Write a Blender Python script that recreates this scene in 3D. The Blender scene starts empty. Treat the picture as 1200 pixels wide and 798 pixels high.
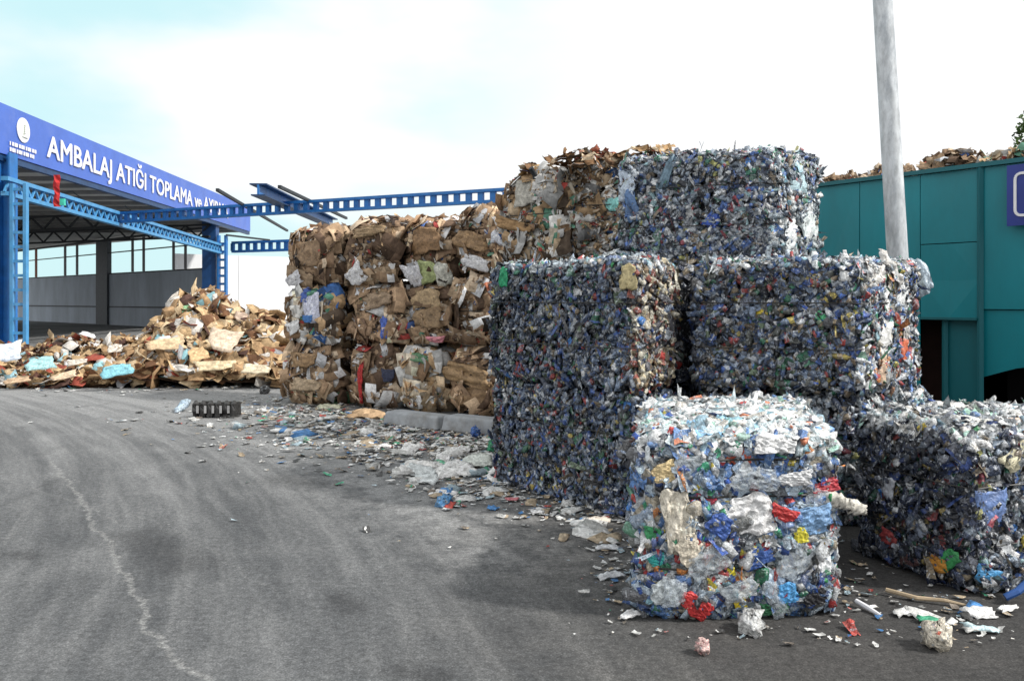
import bpy, math, random
import numpy as np
from mathutils import Vector

RS = np.random.RandomState(7)
random.seed(7)
scene = bpy.context.scene
COL = scene.collection
EYE = 1.6

def gp(px, py):                      # ground point seen at a place in the photo
    Y = EYE * 1000.0 / (py - 352.0)
    return ((px - 600.0) * Y / 1000.0, Y, 0.0)
def at(px, py, Y):
    return ((px - 600.0) * Y / 1000.0, Y, EYE + (352.0 - py) * Y / 1000.0)

# ------------------------------------------------------------------ objects
def tag(o, label=None, cat=None, group=None, kind=None):
    if label: o['label'] = label
    if cat: o['category'] = cat
    if group: o['group'] = group
    if kind: o['kind'] = kind
    return o
def empty(name, loc=(0, 0, 0)):
    o = bpy.data.objects.new(name, None); COL.objects.link(o)
    o.location = loc; o.empty_display_size = .2
    return o
def obj(name, mesh, mat=None, parent=None):
    o = bpy.data.objects.new(name, mesh); COL.objects.link(o)
    if mat is not None and not mesh.materials: mesh.materials.append(mat)
    if parent is not None:
        o.parent = parent
        o.location = -Vector(parent.location)      # meshes are written in world metres
    return o

class MB:
    """collects simple shapes into one mesh"""
    def __init__(s): s.v = []; s.f = []
    def poly(s, pts, faces):
        n = len(s.v); s.v += [tuple(p) for p in pts]; s.f += [tuple(i + n for i in f) for f in faces]
    def hexa(s, b, t):               # bottom 4, top 4 (counter-clockwise from above)
        s.poly(list(b) + list(t), [(3, 2, 1, 0), (4, 5, 6, 7), (0, 1, 5, 4), (1, 2, 6, 5), (2, 3, 7, 6), (3, 0, 4, 7)])
    def box(s, c, ax, ay, az):       # centre, three half vectors
        c, ax, ay, az = map(Vector, (c, ax, ay, az))
        b = [c - ax - ay - az, c + ax - ay - az, c + ax + ay - az, c - ax + ay - az]
        t = [p + 2 * az for p in b]
        s.hexa(b, t)
    def bar(s, p0, p1, w, h, up=(0, 0, 1)):
        p0, p1 = Vector(p0), Vector(p1); d = p1 - p0
        if d.length < 1e-6: return
        dn = d.normalized(); up = Vector(up)
        if abs(dn.dot(up)) > .98: up = Vector((1, 0, 0))
        sd = dn.cross(up).normalized(); u = sd.cross(dn).normalized()
        s.box((p0 + p1) / 2, d / 2, sd * w / 2, u * h / 2)
    def tube(s, pts, rad, n=8, caps=True):
        pts = [Vector(p) for p in pts]
        if not isinstance(rad, (list, tuple)): rad = [rad] * len(pts)
        base = len(s.v); up = Vector((0, 0, 1))
        for i, p in enumerate(pts):
            d = (pts[min(i + 1, len(pts) - 1)] - pts[max(i - 1, 0)]).normalized()
            a = up if abs(d.dot(up)) < .95 else Vector((1, 0, 0))
            sx = d.cross(a).normalized(); sy = sx.cross(d)
            for k in range(n):
                t = 2 * math.pi * k / n
                s.v.append(tuple(p + (sx * math.cos(t) + sy * math.sin(t)) * rad[i]))
        for i in range(len(pts) - 1):
            for k in range(n):
                a = base + i * n + k; b = base + i * n + (k + 1) % n
                s.f.append((a, b, b + n, a + n))
        if caps:
            s.f.append(tuple(base + k for k in range(n))[::-1])
            s.f.append(tuple(base + (len(pts) - 1) * n + k for k in range(n)))
    def build(s, name, mat, parent=None, smooth=False):
        m = bpy.data.meshes.new(name); m.from_pydata(s.v, [], s.f); m.update()
        if smooth: m.polygons.foreach_set('use_smooth', [True] * len(m.polygons))
        return obj(name, m, mat, parent)

# ------------------------------------------------------------------ materials
def new_mat(name):
    m = bpy.data.materials.new(name); m.use_nodes = True
    nt = m.node_tree; b = nt.nodes['Principled BSDF']
    return m, nt, b
def mat_plain(name, col, rough=.6, var=.25, scale=6.0, dirt=None, dirt_amt=.35, bump=.0, metal=0.0, streak=None):
    m, nt, b = new_mat(name); N = nt.nodes.new; L = nt.links.new
    tc = N('ShaderNodeTexCoord'); mp = N('ShaderNodeMapping'); L(tc.outputs['Object'], mp.inputs[0])
    if streak: mp.inputs['Scale'].default_value = streak
    nz = N('ShaderNodeTexNoise'); nz.inputs['Scale'].default_value = scale; nz.inputs['Detail'].default_value = 6; nz.inputs['Roughness'].default_value = .65
    L(mp.outputs[0], nz.inputs['Vector'])
    rp = N('ShaderNodeValToRGB'); rp.color_ramp.elements[0].position = .3; rp.color_ramp.elements[1].position = .7
    c = Vector(col)
    rp.color_ramp.elements[0].color = (*(c * (1 - var)), 1); rp.color_ramp.elements[1].color = (*[min(1, x * (1 + var)) for x in c], 1)
    L(nz.outputs[0], rp.inputs[0]); out = rp.outputs[0]
    if dirt:
        n2 = N('ShaderNodeTexNoise'); n2.inputs['Scale'].default_value = scale * .37; n2.inputs['Detail'].default_value = 8; n2.inputs['Roughness'].default_value = .75
        L(mp.outputs[0], n2.inputs['Vector'])
        r2 = N('ShaderNodeMapRange'); r2.inputs[1].default_value = .5; r2.inputs[2].default_value = .75; r2.inputs[3].default_value = 0; r2.inputs[4].default_value = dirt_amt
        L(n2.outputs[0], r2.inputs[0])
        mx = N('ShaderNodeMixRGB'); mx.inputs[2].default_value = (*dirt, 1); L(r2.outputs[0], mx.inputs[0]); L(out, mx.inputs[1]); out = mx.outputs[0]
    L(out, b.inputs['Base Color']); b.inputs['Roughness'].default_value = rough; b.inputs['Metallic'].default_value = metal
    if bump:
        bp = N('ShaderNodeBump'); bp.inputs['Strength'].default_value = bump; bp.inputs['Distance'].default_value = .02
        L(nz.outputs[0], bp.inputs['Height']); L(bp.outputs[0], b.inputs['Normal'])
    return m

def mat_soup(name, spec=.5, bump=.5, wrinkle=45.0, glint=0.0, lo=.5, hi=1.35):
    """colour and roughness are read per face; wrinkles, creases, printed specks and glints of film are added on top"""
    m, nt, b = new_mat(name); N = nt.nodes.new; L = nt.links.new
    at_ = N('ShaderNodeAttribute'); at_.attribute_name = 'col'
    tc = N('ShaderNodeTexCoord')
    nz = N('ShaderNodeTexNoise'); nz.inputs['Scale'].default_value = wrinkle; nz.inputs['Detail'].default_value = 3; nz.inputs['Roughness'].default_value = .65; nz.inputs['Distortion'].default_value = .8
    L(tc.outputs['Object'], nz.inputs['Vector'])
    mr = N('ShaderNodeMapRange'); mr.inputs[1].default_value = .34; mr.inputs[2].default_value = .66; mr.inputs[3].default_value = lo; mr.inputs[4].default_value = hi
    L(nz.outputs[0], mr.inputs[0])
    mu = N('ShaderNodeVectorMath'); mu.operation = 'SCALE'; L(at_.outputs['Color'], mu.inputs[0]); L(mr.outputs[0], mu.inputs['Scale'])
    out = mu.outputs[0]
    if glint:
        n2 = N('ShaderNodeTexNoise'); n2.inputs['Scale'].default_value = wrinkle * .8; n2.inputs['Detail'].default_value = 2; n2.inputs['Distortion'].default_value = 1.5
        mp = N('ShaderNodeMapping'); mp.inputs['Location'].default_value = (7, 3, 1); mp.inputs['Scale'].default_value = (1, 1, .55); L(tc.outputs['Object'], mp.inputs[0]); L(mp.outputs[0], n2.inputs['Vector'])
        r2 = N('ShaderNodeMapRange'); r2.inputs[1].default_value = .60; r2.inputs[2].default_value = .68; r2.inputs[3].default_value = 0; r2.inputs[4].default_value = glint; L(n2.outputs[0], r2.inputs[0])
        mx = N('ShaderNodeMixRGB'); mx.inputs[2].default_value = (.62, .66, .70, 1); L(r2.outputs[0], mx.inputs[0]); L(out, mx.inputs[1]); out = mx.outputs[0]
    L(out, b.inputs['Base Color']); L(at_.outputs['Alpha'], b.inputs['Roughness'])
    b.inputs['Specular IOR Level'].default_value = spec
    bp = N('ShaderNodeBump'); bp.inputs['Strength'].default_value = bump; bp.inputs['Distance'].default_value = .02
    L(nz.outputs[0], bp.inputs['Height']); L(bp.outputs[0], b.inputs['Normal'])
    return m

M_PET = mat_soup('crushed_plastic', .7, .8, 42, .72, .24, 1.5)
M_PETF = mat_soup('crushed_plastic_near', .75, .8, 50, .6, .45, 1.4)
M_FILM = mat_soup('plastic_film', .5, .7, 26, 0, .62, 1.2)
M_CARD = mat_soup('cardboard', .12, .3, 13, 0, .66, 1.22)
M_WIRE = mat_plain('baling_wire', (.03, .028, .025), .5)
M_STRAP = mat_plain('pale_strap', (.25, .27, .3), .5)
M_BLUE = mat_plain('blue_steel_paint', (.018, .165, .48), .5, .25, 3, dirt=(.1, .14, .18), dirt_amt=.3)
M_BLUEL = mat_plain('pale_blue_steel_paint', (.07, .30, .58), .5, .2, 3, dirt=(.3, .33, .35), dirt_amt=.3)
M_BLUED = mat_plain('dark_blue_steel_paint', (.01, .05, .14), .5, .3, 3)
M_SIGN = mat_plain('sign_vinyl', (.062, .15, .56), .45, .1, 1.2, dirt=(.22, .28, .55), dirt_amt=.35)
M_WHITE = mat_plain('white_paint', (.85, .85, .87), .6, .05, 5)
M_GREYW = mat_plain('grey_cladding', (.42, .48, .55), .7, .2, .7, dirt=(.26, .29, .33), dirt_amt=.6, streak=(1, 1, .35))
M_SOFF = mat_plain('roof_underside', (.62, .62, .60), .7, .2, .6, dirt=(.05, .05, .05), dirt_amt=.6)
M_DARK = mat_plain('dark_steel', (.02, .025, .03), .6)
M_TEAL = mat_plain('teal_sheet_metal', (.001, .21, .255), .45, .2, .9, dirt=(.01, .13, .15), dirt_amt=.6, bump=.12, streak=(1, 1, .4))
M_TEALD = mat_plain('dark_teal_door', (.001, .12, .145), .5, .15, 1.5, dirt=(.02, .05, .05), dirt_amt=.5, streak=(1, 1, .3))
M_RUST = mat_plain('rusty_interior', (.035, .015, .012), .9, .5, 3)
M_BLACK = mat_plain('interior_shade_black', (.006, .006, .007), .9, .4, 2)  # near-black puts the shade inside the shed into the colour
M_GALV = mat_plain('galvanised_pole', (.60, .63, .65), .55, .35, 14, dirt=(.22, .26, .30), dirt_amt=.9, streak=(1, 1, .35), metal=.1)
M_CONC = mat_plain('concrete', (.34, .36, .38), .85, .25, 7, dirt=(.17, .15, .12), dirt_amt=.8, bump=.3)
M_NAVY = mat_plain('navy_sign', (.015, .035, .24), .4, .15, 3)
M_RED = mat_plain('red_cloth', (.55, .03, .03), .8, .3, 5)
M_BARK = mat_plain('bark', (.10, .075, .05), .9, .4, 9, bump=.5)
M_WWALL = mat_plain('whitewash', (.86, .87, .88), .8, .04, .8)

# ------------------------------------------------------------------ templates of crushed pieces (all quads)
def T_bottle(seed, flat=.45):
    r = np.random.RandomState(seed); n = 6
    xs = [-.5, -.28, 0.02, .24, .40, .5]; pr = [.42, .5, .5, .46, .2, .15]
    V = []
    for i, x in enumerate(xs):
        bend = .16 * r.randn(); tw = r.rand() * .9
        for k in range(n):
            t = 2 * math.pi * k / n + tw * .4
            q = pr[i] * (1 + .22 * r.randn())
            V.append((x + .05 * r.randn(), math.cos(t) * q + bend * .25, math.sin(t) * q * flat * 1.6 + .1 * bend))
    F = []; C = []
    cc = [0, 1, 0, 0, 2] if r.rand() < .6 else [0, 0, 1, 0, 2]
    for i in range(len(xs) - 1):
        for k in range(n):
            a = i * n + k; b = i * n + (k + 1) % n
            F.append((a, b, b + n, a + n)); C.append(cc[i])
    F += [(0, 3, 2, 1), (0, 5, 4, 3)]; C += [0, 0]
    o = (len(xs) - 1) * n; F += [(o, o + 1, o + 2, o + 3), (o, o + 3, o + 4, o + 5)]; C += [2, 2]
    return np.array(V), np.array(F), np.array(C)
def T_sheet(seed, n=4, amp=.18, fold=.3, stripes=True):
    r = np.random.RandomState(seed); V = []
    ang = r.rand() * math.pi; d = np.array([math.cos(ang), math.sin(ang)]); off = .3 * (r.rand() - .5)
    for j in range(n + 1):
        for i in range(n + 1):
            x = i / n - .5 + .32 / n * r.randn(); y = j / n - .5 + .32 / n * r.randn()
            z = amp * r.randn() * .7 + fold * abs(x * d[0] + y * d[1] - off)
            V.append((x, y, z))
    F = []; C = []
    hh = r.randint(0, n); ww = r.randint(0, 2)
    for j in range(n):
        for i in range(n):
            a = j * (n + 1) + i
            F.append((a, a + 1, a + n + 2, a + n + 1))
            C.append(1 if (stripes and (j if ww else i) == hh) else 0)
    return np.array(V), np.array(F), np.array(C)
def T_lump(seed, nu=6, nv=5, amp=.2):
    r = np.random.RandomState(seed); V = []
    for j in range(nv):
        ph = -math.pi / 2 + math.pi * (j + .5) / nv
        for i in range(nu):
            th = 2 * math.pi * (i + .5 * (j % 2)) / nu
            q = .5 * (1 + amp * r.randn() * 1.3)
            V.append((math.cos(th) * math.cos(ph) * q, math.sin(th) * math.cos(ph) * q, math.sin(ph) * q))
    F = []; C = []
    for j in range(nv - 1):
        for i in range(nu):
            a = j * nu + i; b = j * nu + (i + 1) % nu
            F.append((a, b, b + nu, a + nu)); C.append(1 if r.rand() < .12 else 0)
    F += [(0, 3, 2, 1), (0, 5, 4, 3)]; C += [0, 0]
    o = (nv - 1) * nu; F += [(o, o + 1, o + 2, o + 3), (o, o + 3, o + 4, o + 5)]; C += [0, 0]
    return np.array(V), np.array(F), np.array(C)
def T_carton(seed):
    """a flattened carton: thick bent board with a fold and a flap"""
    r = np.random.RandomState(seed); nx, ny = 4, 2; V = []; th = .03
    bend = [0, .05 * r.randn(), .25 * r.rand(), .25 * r.rand() + .12 * r.randn(), .5 * r.rand() * r.choice([-1, 1])]
    wob = .05 * r.randn(ny + 1, nx + 1)
    for s in (0, 1):
        for j in range(ny + 1):
            for i in range(nx + 1):
                jx = .10 * np.sin(7.1 * i + seed) * (1 if j in (0, ny) else .3)
                V.append((i / nx - .5 + .05 * np.sin(seed + 3 * j), j / ny - .5 + jx, bend[i] + wob[j, i] + .08 * np.sin(j * 2 + seed) - s * th))
    W = nx + 1; K = W * (ny + 1); F = []; C = []
    for j in range(ny):
        for i in range(nx):
            a = j * W + i
            F.append((a, a + 1, a + W + 1, a + W)); C.append(1 if (i + seed) % 4 == 1 and seed % 3 == 0 else 0)
            F.append((K + a, K + a + W, K + a + W + 1, K + a + 1)); C.append(0)
    for i in range(nx):
        a = i; F.append((a, K + a, K + a + 1, a + 1)); C.append(2)
        a = ny * W + i; F.append((a, a + 1, K + a + 1, K + a)); C.append(2)
    for j in range(ny):
        a = j * W; F.append((a, a + W, K + a + W, K + a)); C.append(2)
        a = j * W + nx; F.append((a, K + a, K + a + W, a + W)); C.append(2)
    return np.array(V), np.array(F), np.array(C)

def T_bottle_fine(seed):
    r = np.random.RandomState(seed); n = 12; m = 15; V = []
    flat = .35 + .4 * r.rand(); kink = .25 + .5 * r.rand(); ka = .25 * r.randn(); ph = r.rand() * 6
    for i in range(m):
        x = i / (m - 1.)
        q = .46 + .035 * math.sin(x * 40) if x < .68 else (.46 * (1 - (x - .68) / .2) + .14 * ((x - .68) / .2) if x < .88 else .14)
        if x == 0: q = .3
        pin = 1 - .45 * math.exp(-((x - kink) / .07) ** 2)
        for k in range(n):
            t = 2 * math.pi * k / n; d = 1 + .10 * math.sin(3 * t + 9 * x + ph) + .05 * r.randn()
            V.append((x - .5, math.cos(t) * q * d + ka * max(0, x - kink), math.sin(t) * q * flat * 1.2 * pin * d))
    F = []; C = []
    for i in range(m - 1):
        for k in range(n):
            a = i * n + k; b = i * n + (k + 1) % n; F.append((a, b, b + n, a + n)); C.append(2 if i >= 12 else (1 if 4 <= i <= 7 and seed % 2 else 0))
    o = (m - 1) * n
    for k in range(0, n - 2, 2): F.append((o, o + k + 1, o + k + 2, o + (k + 3) % n)); C.append(2)
    for k in range(0, n - 2, 2): F.append((0, (k + 3) % n, k + 2, k + 1)); C.append(0)
    return np.array(V), np.array(F), np.array(C)
BOF = [T_bottle_fine(i) for i in range(10)]
BOT = [T_bottle(i, .3 + .1 * (i % 4)) for i in range(14)]
SHE = [T_sheet(40 + i, 4, .16, .5) for i in range(12)]
FIN = [T_sheet(140 + i, 5, .2, .35) for i in range(8)]
LUM = [T_lump(70 + i) for i in range(8)]
CAR = [T_carton(90 + i) for i in range(12)]
CRU = [T_lump(210 + i, 16, 12, .13) for i in range(4)]
STR = [T_sheet(170 + i, 2, .1, .5, False) for i in range(6)]

def unit(a): return a / np.maximum(np.linalg.norm(a, axis=-1, keepdims=True), 1e-9)
class Soup:
    def __init__(s): s.V = []; s.F = []; s.C = []; s.n = 0
    def raw(s, V, F, C):
        s.V.append(V); s.F.append(F + s.n); s.C.append(C); s.n += len(V)
    def scatter(s, temps, pos, nrm, size, cols, tilt=.5, rs=RS, spin=None, jit=.22):
        """pos,nrm (N,3); size (N,3); cols (N,3,4)"""
        N = len(pos)
        if N == 0: return
        nn = unit(nrm + tilt * rs.randn(N, 3))
        ref = np.tile(np.array([0, 0, 1.0]), (N, 1)); bad = np.abs(nn[:, 2]) > .9; ref[bad] = (1, 0, 0)
        t = unit(np.cross(ref, nn)); b = np.cross(nn, t)
        a = rs.rand(N) * 2 * math.pi if spin is None else spin[0] + spin[1] * rs.randn(N)
        ca, sa = np.cos(a)[:, None], np.sin(a)[:, None]
        T = t * ca + b * sa; B = np.cross(nn, T)
        pick = rs.randint(0, len(temps), N)
        for k, (V, F, C) in enumerate(temps):
            ix = np.where(pick == k)[0]
            if len(ix) == 0: continue
            v = V[None] * size[ix][:, None, :]
            w = v[..., 0:1] * T[ix][:, None] + v[..., 1:2] * B[ix][:, None] + v[..., 2:3] * nn[ix][:, None] + pos[ix][:, None]
            nv = len(V)
            f = F[None] + (np.arange(len(ix)) * nv)[:, None, None]
            c = cols[ix][:, C].copy()
            c[..., :3] *= np.clip(1 + jit * rs.randn(*c.shape[:2], 1), .3, 1.8)
            s.raw(w.reshape(-1, 3), f.reshape(-1, 4), c.reshape(-1, 4))
    def build(s, name, mat, parent=None, smooth=False):
        V = np.concatenate(s.V); F = np.concatenate(s.F).astype(np.int32); C = np.clip(np.concatenate(s.C), 0, .92)
        me = bpy.data.meshes.new(name)
        me.vertices.add(len(V)); me.vertices.foreach_set('co', V.astype(np.float32).ravel())
        me.loops.add(F.size); me.loops.foreach_set('vertex_index', F.ravel())
        me.polygons.add(len(F)); me.polygons.foreach_set('loop_start', np.arange(0, F.size, 4, dtype=np.int32))
        me.polygons.foreach_set('loop_total', np.full(len(F), 4, np.int32))
        me.update(calc_edges=True)
        if smooth: me.polygons.foreach_set('use_smooth', np.ones(len(F), bool))
        at_ = me.attributes.new('col', 'FLOAT_COLOR', 'FACE')
        at_.data.foreach_set('color', C.astype(np.float32).ravel())
        return obj(name, me, mat, parent)

# ------------------------------------------------------------------ palettes: (weight, rgb, roughness)
def P(*rows):
    w = np.array([r[0] for r in rows], float); return w / w.sum(), np.array([list(r[1]) + [r[2]] for r in rows], float)
def pick(pal, n, rs=RS):
    w, c = pal; return c[rs.choice(len(w), n, p=w)].copy()
PET = P((24, (.18, .26, .40), .22), (17, (.04, .085, .20), .25), (16, (.028, .035, .055), .3), (9, (.40, .45, .52), .2), (4, (.72, .74, .76), .35),
        (6, (.03, .12, .46), .3), (4, (.02, .17, .09), .25), (3, (.16, .24, .14), .25), (3, (.40, .04, .04), .4), (4, (.28, .21, .12), .4), (2, (.55, .43, .06), .4), (5, (.10, .10, .11), .3))
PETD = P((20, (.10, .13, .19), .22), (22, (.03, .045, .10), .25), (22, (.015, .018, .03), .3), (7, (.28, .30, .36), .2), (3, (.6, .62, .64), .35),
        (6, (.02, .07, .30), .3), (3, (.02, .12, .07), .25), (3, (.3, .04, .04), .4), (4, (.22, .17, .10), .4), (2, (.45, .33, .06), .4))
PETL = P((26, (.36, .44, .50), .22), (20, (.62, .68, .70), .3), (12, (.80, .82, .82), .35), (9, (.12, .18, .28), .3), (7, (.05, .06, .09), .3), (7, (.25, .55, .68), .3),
        (5, (.05, .2, .6), .35), (4, (.05, .3, .18), .3), (3, (.5, .06, .05), .4), (4, (.5, .40, .28), .5))
PETM = P((22, (.26, .33, .42), .22), (16, (.08, .11, .19), .25), (12, (.03, .035, .05), .3), (14, (.5, .55, .6), .25), (9, (.75, .77, .78), .35),
        (7, (.04, .15, .5), .3), (4, (.03, .22, .14), .25), (4, (.38, .05, .08), .4), (5, (.3, .23, .15), .4), (4, (.25, .45, .5), .3), (2, (.5, .5, .12), .4))
FRONT = P((26, (.66, .69, .71), .35), (15, (.30, .38, .46), .22), (11, (.10, .22, .50), .28), (6, (.03, .10, .42), .3), (7, (.12, .14, .16), .3), (4, (.03, .035, .05), .3),
        (5, (.55, .05, .05), .4), (3, (.70, .58, .05), .4), (4, (.04, .32, .16), .3), (6, (.30, .55, .66), .3), (6, (.62, .55, .42), .5), (2, (.7, .25, .05), .4), (5, (.2, .21, .2), .3))
WHT = P((50, (.85, .87, .87), .45), (16, (.60, .72, .76), .35), (10, (.75, .72, .66), .5), (6, (.3, .55, .7), .35), (5, (.35, .6, .5), .35), (4, (.15, .3, .6), .35), (5, (.25, .27, .3), .3), (3, (.6, .2, .1), .4))
BRN = P((24, (.33, .21, .115), .9), (22, (.24, .15, .085), .9), (16, (.42, .29, .17), .9), (13, (.13, .08, .05), .9), (8, (.55, .42, .28), .9), (7, (.70, .70, .70), .7),
        (3, (.45, .46, .48), .7), (1.2, (.05, .12, .35), .6), (1.2, (.45, .05, .04), .6), (1, (.1, .25, .12), .6), (3, (.04, .03, .025), .9))
BRN = (BRN[0], np.concatenate([np.clip((BRN[1][:, :3] * .80 + .20 * BRN[1][:, :3].mean(1, keepdims=True)) * 1.08, 0, .8), BRN[1][:, 3:]], 1))
BRNW = P((16, (.42, .29, .17), .9), (12, (.2, .13, .08), .9), (14, (.48, .37, .25), .9), (8, (.08, .06, .045), .9), (18, (.66, .65, .62), .7), (14, (.40, .40, .39), .7),
         (6, (.55, .48, .38), .8), (3, (.05, .12, .3), .6), (3, (.35, .06, .05), .6), (3, (.12, .28, .2), .5), (5, (.2, .2, .2), .7))
TAN = P((24, (.60, .43, .25), .9), (20, (.45, .30, .17), .9), (13, (.70, .55, .36), .9), (15, (.24, .13, .075), .9), (9, (.76, .74, .70), .8), (8, (.10, .06, .05), .9), (3, (.40, .10, .07), .7), (2, (.3, .55, .62), .5), (2, (.35, .36, .38), .6))
LIT = P((46, (.75, .75, .73), .6), (14, (.5, .5, .48), .7), (16, (.45, .36, .25), .9), (8, (.2, .17, .14), .8), (5, (.06, .06, .06), .6), (5, (.08, .25, .55), .4), (3, (.5, .08, .06), .5), (3, (.06, .35, .2), .4), (8, (.35, .45, .5), .3))

# ------------------------------------------------------------------ bales
def smooth_noise(seed, p, f=3.0):
    r = np.random.RandomState(seed); o = np.zeros(p.shape[:-1])
    for i in range(7):
        k = r.randn(3) * f * (1 + i * .35); ph = r.rand() * 6.28
        o += np.sin(p @ k + ph) / (1 + i * .35)
    return o / 3.2

CAPS = P((4, (.04, .12, .5), .35), (3, (.75, .75, .75), .35), (2, (.5, .04, .04), .35), (1, (.04, .3, .1), .35))
LABL = P((3, (.05, .2, .55), .45), (3, (.7, .7, .68), .45), (2, (.5, .06, .05), .45), (1, (.05, .35, .15), .45), (1, (.65, .5, .05), .45))
class Bale:
    def __init__(s, fp, z0, z1, seed, k=16., bulge=.03, wires=(), vert=False, amp=.03):
        s.fp = np.array(fp, float); s.z0, s.z1, s.seed, s.k, s.bulge, s.wires, s.amp = z0, z1, seed, k, bulge, wires, amp
        fl, fr, br, bl = s.fp
        def out(a, b):
            d = b - a; n = np.array([d[1], -d[0], 0.]); return n / np.linalg.norm(n)
        s.N = {'F': out(fl, fr), 'R': out(fr, br), 'B': out(br, bl), 'L': out(bl, fl), 'T': np.array([0, 0, 1.]), 'D': np.array([0, 0, -1.])}
        w = .5 * (np.linalg.norm(fr - fl) + np.linalg.norm(br - bl)); d = .5 * (np.linalg.norm(br - fr) + np.linalg.norm(bl - fl)); h = z1 - z0
        s.area = {'F': w * h, 'B': w * h, 'L': d * h, 'R': d * h, 'T': w * d, 'D': w * d}
        s.c = (*s.fp.mean(0), z0)
    def unitp(s, face, a, b):
        o = np.ones_like(a)
        return {'F': np.stack([a, -o, b], -1), 'B': np.stack([-a, o, b], -1), 'L': np.stack([-o, -a, b], -1), 'R': np.stack([o, a, b], -1),
                'T': np.stack([a, b, o], -1), 'D': np.stack([a, b, -o], -1)}[face]
    def surf(s, p, push=0.0):
        k = s.k; nk = (np.abs(p) ** k).sum(-1, keepdims=True) ** (1 / k); q = p / nk
        u, v, w = q[..., 0], q[..., 1], q[..., 2]
        fl, fr, br, bl = s.fp; U = (u + 1)[..., None] / 2; Vv = (v + 1)[..., None] / 2
        xy = (fl * (1 - U) + fr * U) * (1 - Vv) + (bl * (1 - U) + br * U) * Vv
        z = s.z0 + (w + 1) / 2 * (s.z1 - s.z0)
        g = np.sign(q) * np.abs(q) ** (k - 1)
        nx = np.where(u[..., None] > 0, s.N['R'], s.N['L']); ny = np.where(v[..., None] > 0, s.N['B'], s.N['F']); nz = np.where(w[..., None] > 0, s.N['T'], s.N['D'])
        n = unit(np.abs(g[..., 0:1]) * nx + np.abs(g[..., 1:2]) * ny + np.abs(g[..., 2:3]) * nz)
        X = np.concatenate([xy, z[..., None]], -1)
        d = s.amp * smooth_noise(s.seed, X, 4.0)
        if len(s.wires):
            dist = np.min(np.abs(w[..., None] - np.array(s.wires)), -1) * (s.z1 - s.z0) / 2
            d = d + s.bulge * (1 - np.exp(-(dist / .05) ** 2)) - s.bulge
        lowz = np.clip((X[..., 2] - s.z0) / .1, 0, 1)
        return X + n * (d * np.maximum(lowz, .2) + push)[..., None], n
    def core(s, soup, col=(.02, .022, .028), push=-.05, m=10):  # dark colour stands for the shade in the gaps
        for f in 'FRBLTD':
            g = np.linspace(-1, 1, m + 1); A, B = np.meshgrid(g, g)
            X, n = s.surf(s.unitp(f, A.ravel(), B.ravel()), push)
            F = []
            for j in range(m):
                for i in range(m):
                    a = j * (m + 1) + i; F.append((a, a + 1, a + m + 2, a + m + 1))
            c = np.tile(np.array([*col, .9]), (len(F), 1)); c[:, :3] *= (.5 + RS.rand(len(F), 1))
            soup.raw(X, np.array(F), c)
    def points(s, dens, faces, rs):
        ps = []; fs = []
        for f, wt in faces.items():
            n = int(s.area[f] * dens * wt)
            a, b = rs.rand(n) * 2 - 1, rs.rand(n) * 2 - 1
            ps.append(s.unitp(f, a, b))
        return np.concatenate(ps)
    def wire(s, w, mat, parent, r=.0035, name='strapping_wire'):
        pts = []
        m = 14
        for f in 'FRBL':
            g = np.linspace(-1, 1, m, endpoint=False)
            p = s.unitp(f, g, np.full(m, w)); X, n = s.surf(p, .05)
            pts += [tuple(x) for x in X]
        pts.append(pts[0]); mb = MB(); mb.tube(pts, r, 5, False)
        return mb.build(name, mat, parent)
    def band(s, u, mat, parent, r=.0035):
        pts = []; m = 12; g = np.linspace(-1, 1, m)
        for f, sg in (('F', 1), ('T', 1), ('B', -1)):
            gg = g if f != 'B' else -g
            p = s.unitp(f, np.full(m, u * (1 if f != 'B' else -1)), gg)
            X, n = s.surf(p, .03); pts += [tuple(x) for x in X]
        mb = MB(); mb.tube(pts, r, 5, False); return mb.build('strapping_wire', mat, parent)

def tri(pal, labelpal, n, rs):
    a = pick(pal, n, rs); b = pick(labelpal, n, rs); c = pick(labelpal, n, rs)
    return np.stack([a, b, c], 1)

def tone(bale, X, amt=.35):
    return np.clip(1 + amt * smooth_noise(bale.seed + 5, X, 2.6) * 1.4, .45, 1.7)

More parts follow.
